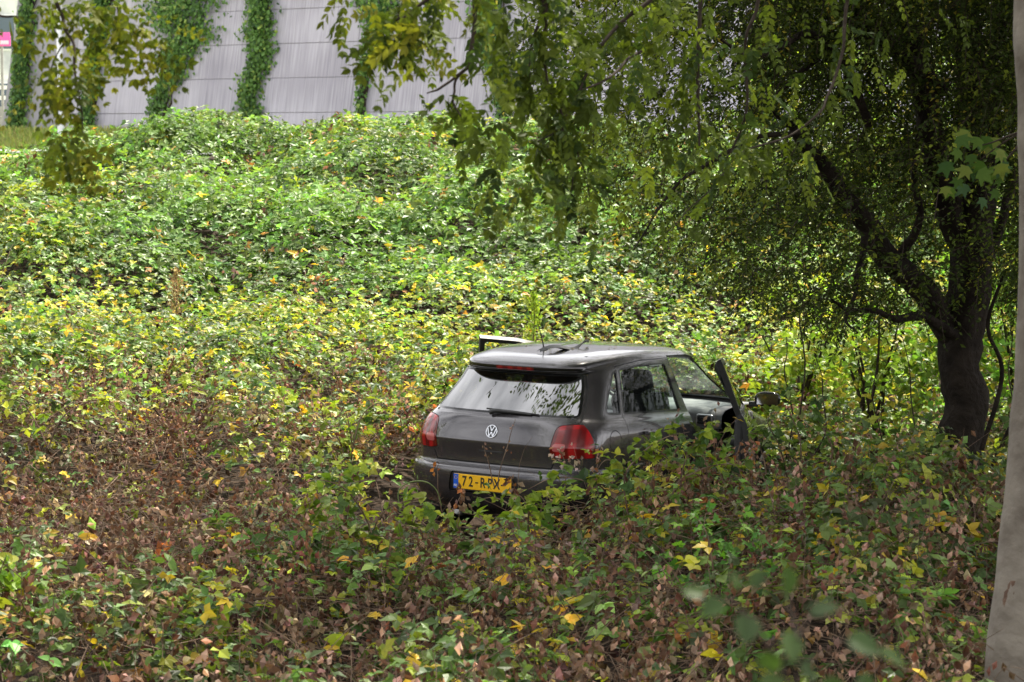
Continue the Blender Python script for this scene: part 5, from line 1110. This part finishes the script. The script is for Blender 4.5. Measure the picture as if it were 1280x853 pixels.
dead_stalk('thin dead stalk with a tiny dry head below the badge', [(618, 610), (614, 590), (608, 570), (605, 556)], 16.5, 7, f0=.7, size=(.02, .03))
dead_stalk('brown shrivelled leaves hanging over the right half of the number plate', [(650, 640), (645, 618), (641, 604), (637, 594)], 16.5, 16, size=(.04, .07))
dead_stalk('rusty brown leaves in front of the left end of the number plate', [(560, 660), (568, 635), (576, 618), (570, 604)], 16.3, 20, size=(.04, .07))
dead_stalk('single orange leaf on a stalk in front of the left bumper corner', [(552, 640), (548, 610), (547, 590), (548, 578)], 16.4, 5, [(.42, .16, .04)], (.035, .05), .85)
dead_stalk('pale shrivelled leaves over the lower right rear lamp', [(706, 620), (708, 590), (704, 572), (700, 562)], 16.2, 26, [(.36, .26, .20), (.45, .36, .30), (.28, .15, .09)], (.03, .055), .45, .045)
dead_stalk('dead stalk beside the outer edge of the right rear lamp', [(748, 620), (746, 590), (750, 570), (752, 555)], 16.2, 16, f0=.3)
dead_stalk('tall pink brown dead stalk in front of the open doorway', [(890, 620), (884, 590), (880, 560), (878, 540)], 16.0, 22, f0=.2)
dead_stalk('rusty dead stalk standing before the open front door', [(924, 640), (926, 600), (922, 570), (928, 550)], 16.0, 20, f0=.3)
dead_stalk('dead stalk with curled rust leaves right of the open front door', [(948, 640), (946, 600), (942, 570), (938, 548)], 16.1, 20, [(.36, .16, .06), (.28, .17, .12)], f0=.3)
dead_stalk('leaning dead stalk below the rear door handle', [(800, 640), (812, 610), (822, 585), (830, 572)], 15.8, 20, f0=.3)
# looped green cane in front of the bumper
P = poly_at([(500, 640), (498, 615), (510, 604), (530, 602), (545, 612), (552, 632)], 16.3); foot = P[0].copy(); rt_ = empty('green_cane', tuple(foot)); tag(rt_, 'looping green bramble cane arching in front of the left bumper corner', 'cane')
M['green_stem'] = principled('green_cane', (.12, .17, .04), .6); a, _ = limb(P, [.005, .0045, .003], 6, 24, 0, 1); tubes('stem', local([a], foot), M['green_stem'], rt_)
# out of focus sprig close to the camera
SY = 2.7
sp = at(960, 900, SY); spz = np.array((sp[0], sp[1], float(G(sp[0], sp[1])))); rt_ = empty('bramble_sprig', tuple(spz)); tag(rt_, 'blurred dark green bramble sprig close to the camera at the lower right', 'bramble')
L_ = []; A = Acc()
for pts in ([(960, 1100), (975, 900), (990, 830), (1005, 790), (1012, 765)], [(980, 870), (1010, 830), (1050, 800), (1085, 812)], [(985, 850), (950, 790), (915, 752), (885, 748)], [(1000, 800), (990, 770), (985, 745), (985, 735)]):
    P = poly_at(pts, SY, SY + .1); 
    if pts[0][1] > 1000: P[0] = spz
    a, P = limb(P, [.0024, .0018, .001], 6, 16, 0, 2); L_.append(a)
tubes('stems', local(L_, spz), M['twig'], rt_)['kind'] = 'stuff'
spec = [(905, 752, 40, -150), (880, 745, 34, 160), (935, 770, 46, -100), (984, 745, 48, 90), (985, 790, 46, -80), (1013, 768, 46, 20), (1060, 800, 52, -20), (1100, 815, 48, -30), (1040, 845, 46, -90), (955, 815, 40, -60), (970, 842, 50, -110), (1000, 830, 40, -50), (1075, 842, 38, -70), (925, 735, 30, 120), (940, 735, 34, 60)]
for i, (u, v, s_, an) in enumerate(spec):
    p = at(u, v, SY + rng.normal() * .03); d = np.array([math.cos(R(an)), rng.normal() * .3, math.sin(R(an)) * .9]); N = np.array((rng.normal() * .3, -.55 if i not in (5, 7) else -.25, .75)); c = np.array([(.045, .080, .022), (.065, .105, .03), (.038, .066, .02)][i % 3])
    V, F, k = leaves((p - spz)[None], d[None], N[None], np.array([s_ / FPX * SY * .92]), TN, 1.1); A2 = Acc(); A2.add(V, F, k, c[None]); A2.build('leaf', M['leaf'], rt_)
# maple-like leaves in front of the dark trunk
MY = 12.5; mb = at(1330, 150, MY); rt_ = empty('maple_branch', tuple(mb)); tag(rt_, 'cluster of broad lobed leaves hanging in front of the dark trunk', 'branch')
L_ = []
for pts in ([(1330, 150), (1275, 165), (1235, 180), (1205, 185)], [(1290, 160), (1262, 195), (1240, 215)], [(1300, 155), (1260, 175), (1225, 200)]): a, P = limb(poly_at(pts, MY), [.008, .005, .002], 5, 12, 0, 3); L_.append(a)
tubes('twigs', local(L_, mb), M['twig'], rt_)['kind'] = 'stuff'
lob = []
for a_, r_ in ((-150, .30), (-118, .62), (-96, .42), (-72, .95), (-45, .50), (-20, .88), (0, .42), (20, .60), (60, .28)): lob.append((r_ * math.sin(R(-a_ - 90 + 90)), r_ * math.cos(R(a_ + 0))))
def maple_tmpl():
    pr = [(0, 0)]; 
    for a_, r_ in ((100, .50), (75, .38), (50, .82), (27, .45), (0, 1.0), (-27, .45), (-50, .82), (-75, .38), (-100, .50)): pr.append((r_ * math.sin(R(a_)), .25 + r_ * math.cos(R(a_)) * .85))
    V = [(x, y_, -.10 * (x * x + y_ * y_) + .04 * abs(x)) for x, y_ in pr] + [(0, .28, .0)]; n_ = len(pr); F = [(n_, (i + 1) % n_, i) for i in range(n_)]; return np.array(V), np.array(F)
TM = maple_tmpl()
for i in range(34):
    u, v = rng.normal(1225, 26), rng.normal(196, 22); p = at(u, v, MY + rng.normal() * .12); c = [(.05, .095, .02), (.07, .12, .022), (.12, .15, .03), (.04, .08, .03)][i % 4]
    V, F, k = leaves((p - mb)[None], np.array([(rng.normal() * .5, rng.normal() * .3 - .1, -.8)]), np.array([(rng.normal() * .4, -.8, .5 + rng.normal() * .3)]), np.array([rng.uniform(.06, .095)]), TM, 1.); A2 = Acc(); A2.add(V, F, k, np.array([c])); A2.build('leaf', M['leaf_tree'], rt_)

# ------------------------------------------------------------------ things at the far left and behind the right hand tree
M['white_paint'] = principled('white_paint', (.75, .76, .78), .4, noise=(3, (.66, .67, .70)))
M['grey_block'] = principled('grey_blocks', (.24, .23, .25), .9, noise=(6, (.32, .31, .33)))
M['pink'] = principled('pink_sign', (.75, .10, .42), .5); M['pink_pale'] = principled('pink_print', (.85, .55, .72), .5)
M['yellow'] = principled('yellow_sticker', (.75, .60, .04), .5); M['orange'] = principled('orange_sign', (.85, .16, .03), .5); M['blue'] = principled('blue_sign', (.03, .12, .60), .5)
M['facade'] = principled('pale_facade', (.42, .44, .48), .7, noise=(1.2, (.70, .71, .74))); M['pane'] = principled('dark_pane', (.10, .13, .17), .1)
def placed(name, u, y, label, cat, grp=None, z=None): x = (u - 640) / FPX * y; z = float(G(x, y)) if z is None else z; r = empty(name, (x, y, z)); tag(r, label, cat, grp); return r
lp = placed('lamp_post', 78.5, 61.0, 'white lamp post with a yellow sticker before the left end of the wall', 'lamp post'); V, F = tube_arrays([(0, 0, -.2), (0, 0, 1), (0, 0, 3), (0, 0, 7.8), (0, -.2, 8.0), (0, -1.2, 8.15)], [.10, .085, .075, .055, .05, .045], 12); mesh('post', V, F, M['white_paint'], lp)
box('lamp_head', (0, -1.5, 8.13), (.22, .7, .10), M['grey_block'], lp, bevel=.03); box('sticker', (0, -.086, 1.22), (.13, .01, .28), M['yellow'], lp)
# pale building with windows, far left
bd = placed('office_building', -20, 105, 'pale blurred building far off at the top left edge', 'building', z=2.6)
box('wall', (0, 0, 6), (9, 8, 12), M['facade'], bd)
for i in range(5):
    for j in range(4):
        f = box('window', (-3.6 + i * 1.8, -4.01, 1.8 + j * 2.8), (1.2, .06, 1.5), M['white_paint'], bd); box('pane', (-3.6 + i * 1.8, -4.05, 1.8 + j * 2.8), (1.05, .03, 1.35), M['pane'], f)
box('roof', (0, 0, 12.1), (9.4, 8.4, .2), M['white_paint'], bd)
gw = placed('garden_wall', 0, 80, 'low grey block wall at the left edge beyond the verge', 'wall', z=2.9)
for i in range(9):
    for j in range(3): box('block', (-3.75 + i * .5 - (.25 if j % 2 else 0), 0, .17 + j * .34), (.485, .3, .325), M['grey_block'], gw)
box('end_post', (.55, -.02, .56), (.16, .36, 1.15), M['yellow'], gw)
rl = placed('white_railing', 0, 84, 'white railing above the grey block wall at the left edge', 'railing', z=2.9)
for k in range(3): box('rail', (-1.9, 0, 1.35 + k * .36), (5, .06, .14), M['white_paint'], rl)
for k in range(6): box('post', (-4.3 + k * .95, .06, 1.05), (.08, .08, 2.1), M['white_paint'], rl)
pk = placed('pink_sign', 6, 78, 'blurred pink roadside sign at the top left edge', 'sign', z=2.9); box('panel', (0, 0, 3.15), (.60, .06, .44), M['pink'], pk, bevel=.01); box('panel_print', (.0, -.035, 3.05), (.5, .01, .12), M['pink_pale'], pk); box('post', (0, .06, 1.5), (.08, .06, 3.2), M['grey_block'], pk)
# concrete barrier at the foot of the wall and roadside things seen through the leaves
br_ = empty('concrete_barrier', (WX, WY, 2.62)); tag(br_, 'low white concrete barrier along the foot of the wall', 'barrier')
for k in range(14):
    s0_ = -2.0 - k * 2.0; prof = [(.0, .0), (.0, .55), (-.18, .55), (-.26, .2), (-.42, .0)]; V = []
    for s_ in (s0_, s0_ - 1.97):
        for o_, h_ in prof: V.append((WD[0] * s_ + WN[0] * (1.4 - o_), WD[1] * s_ + WN[1] * (1.4 - o_), h_ * 1.0 - .02))
    m_ = len(prof); F = [np.array([(i, (i + 1) % m_, (i + 1) % m_ + m_, i + m_) for i in range(m_)]), np.array([(4, 3, 2, 1, 0), (5, 6, 7, 8, 9)])]; mesh('barrier_block', np.array(V), F, M['white_paint'], br_, smooth=False)
sg = placed('road_sign', 874, 44, 'small orange and blue road sign glimpsed through the tree leaves', 'sign', z=2.45)
box('orange_panel', (0, 0, .28), (.26, .03, .16), M['orange'], sg, bevel=.008); box('blue_panel', (.02, 0, .05), (.16, .03, .13), M['blue'], sg, bevel=.008); box('post', (0, .03, .1), (.05, .04, .5), M['grey_block'], sg)
# small white van passing on the road, mostly hidden by leaves
vn = placed('white_van', 800, 49, 'white van on the road behind the leaves', 'van', z=2.0)
bm = bmesh.new(); pr = [(-1.1, .3), (-1.15, .9), (-1.05, 1.15), (1.15, 1.15), (1.6, .78), (1.95, .7), (2.0, .3)]
A_ = [[bm.verts.new((x_, y_, z_)) for x_, z_ in pr] for y_ in (-.7, .7)]
for i in range(len(pr)): bm.faces.new((A_[0][i], A_[0][(i + 1) % len(pr)], A_[1][(i + 1) % len(pr)], A_[1][i]))
bm.faces.new(A_[0][::-1]); bm.faces.new(A_[1]); bmesh.ops.recalc_face_normals(bm, faces=bm.faces); bmesh.ops.bevel(bm, geom=bm.edges[:], offset=.04, segments=2, affect='EDGES'); bm_obj('body', bm, M['white_paint'], vn)
box('side_window', (.85, -.705, .93), (.5, .02, .28), M['pane'], vn); box('tail_light', (-1.14, -.55, .75), (.04, .15, .2), M['lens'], vn)
for cx in (-.6, 1.4):
    for cy in (-.6, .6):
        bm = bmesh.new(); bmesh.ops.create_cone(bm, segments=20, radius1=.28, radius2=.28, depth=.2, cap_ends=True, matrix=Matrix.Translation((cx, cy, .28)) @ Matrix.Rotation(R(90), 4, 'X')); bm_obj('wheel', bm, M['rubber'], vn)
# dark strip added for a dented reflection in the rear of the car roof
q_ = lambda x, y, z: tuple(CT + RW @ np.array((x, y, z)))
def roof_z(x, y): 
    i = np.argmin((full[-22:, :, 0] - x) ** 2 + (full[-22:, :, 1] + y) ** 2); return full[-22:].reshape(-1, 3)[i][2]
V = []
for k in range(16):
    t = k / 15; x_ = .62 + .55 * t; y_ = .06 + .14 * math.sin(t * 2.2); hw = .035 * math.sin(math.pi * min(1, t * 1.2 + .12)) + .006; zz = roof_z(x_, y_) + .012 + .02 * math.sin(t * 9)
    V += [q_(x_, y_ - hw, zz), q_(x_ + .02, y_, zz + .022), q_(x_, y_ + hw, zz)]
i_ = np.arange(48).reshape(16, 3); F = np.stack([i_[:-1, :-1], i_[:-1, 1:], i_[1:, 1:], i_[1:, :-1]], -1).reshape(-1, 4); o = mesh('roof_reflection_strip', np.array(V), F, M['black']); tag(o, 'bent dark strip added for a reflection in the car roof beside the aerial', 'strip')
# fallen leaves on the roof
A = Acc(); nn_ = 46; xs_ = rng.uniform(.7, 2.0, nn_); ys2 = rng.uniform(-.45, .45, nn_); Pq = np.array([q_(a, b, roof_z(a, b) + .006) for a, b in zip(xs_, ys2)])
V, F, k = leaves(Pq, rnd(nn_) * np.array((1, 1, .05)), np.array((0, 0, 1.)) + rnd(nn_) * .1, rng.uniform(.018, .04, nn_), T5, .8); A.add(V, F, k, jitter_col(np.array((.22, .17, .06)), nn_, .3)); tag(A.build('fallen_leaves', M['dead']), 'small dry leaves scattered over the car roof', 'dead leaves', kind='stuff')
tot = sum(len(o.data.polygons) * (2 if len(o.data.polygons) and len(o.data.polygons[0].vertices) == 4 else 1) for o in bpy.data.objects if o.type == 'MESH'); print('TRIS', tot)
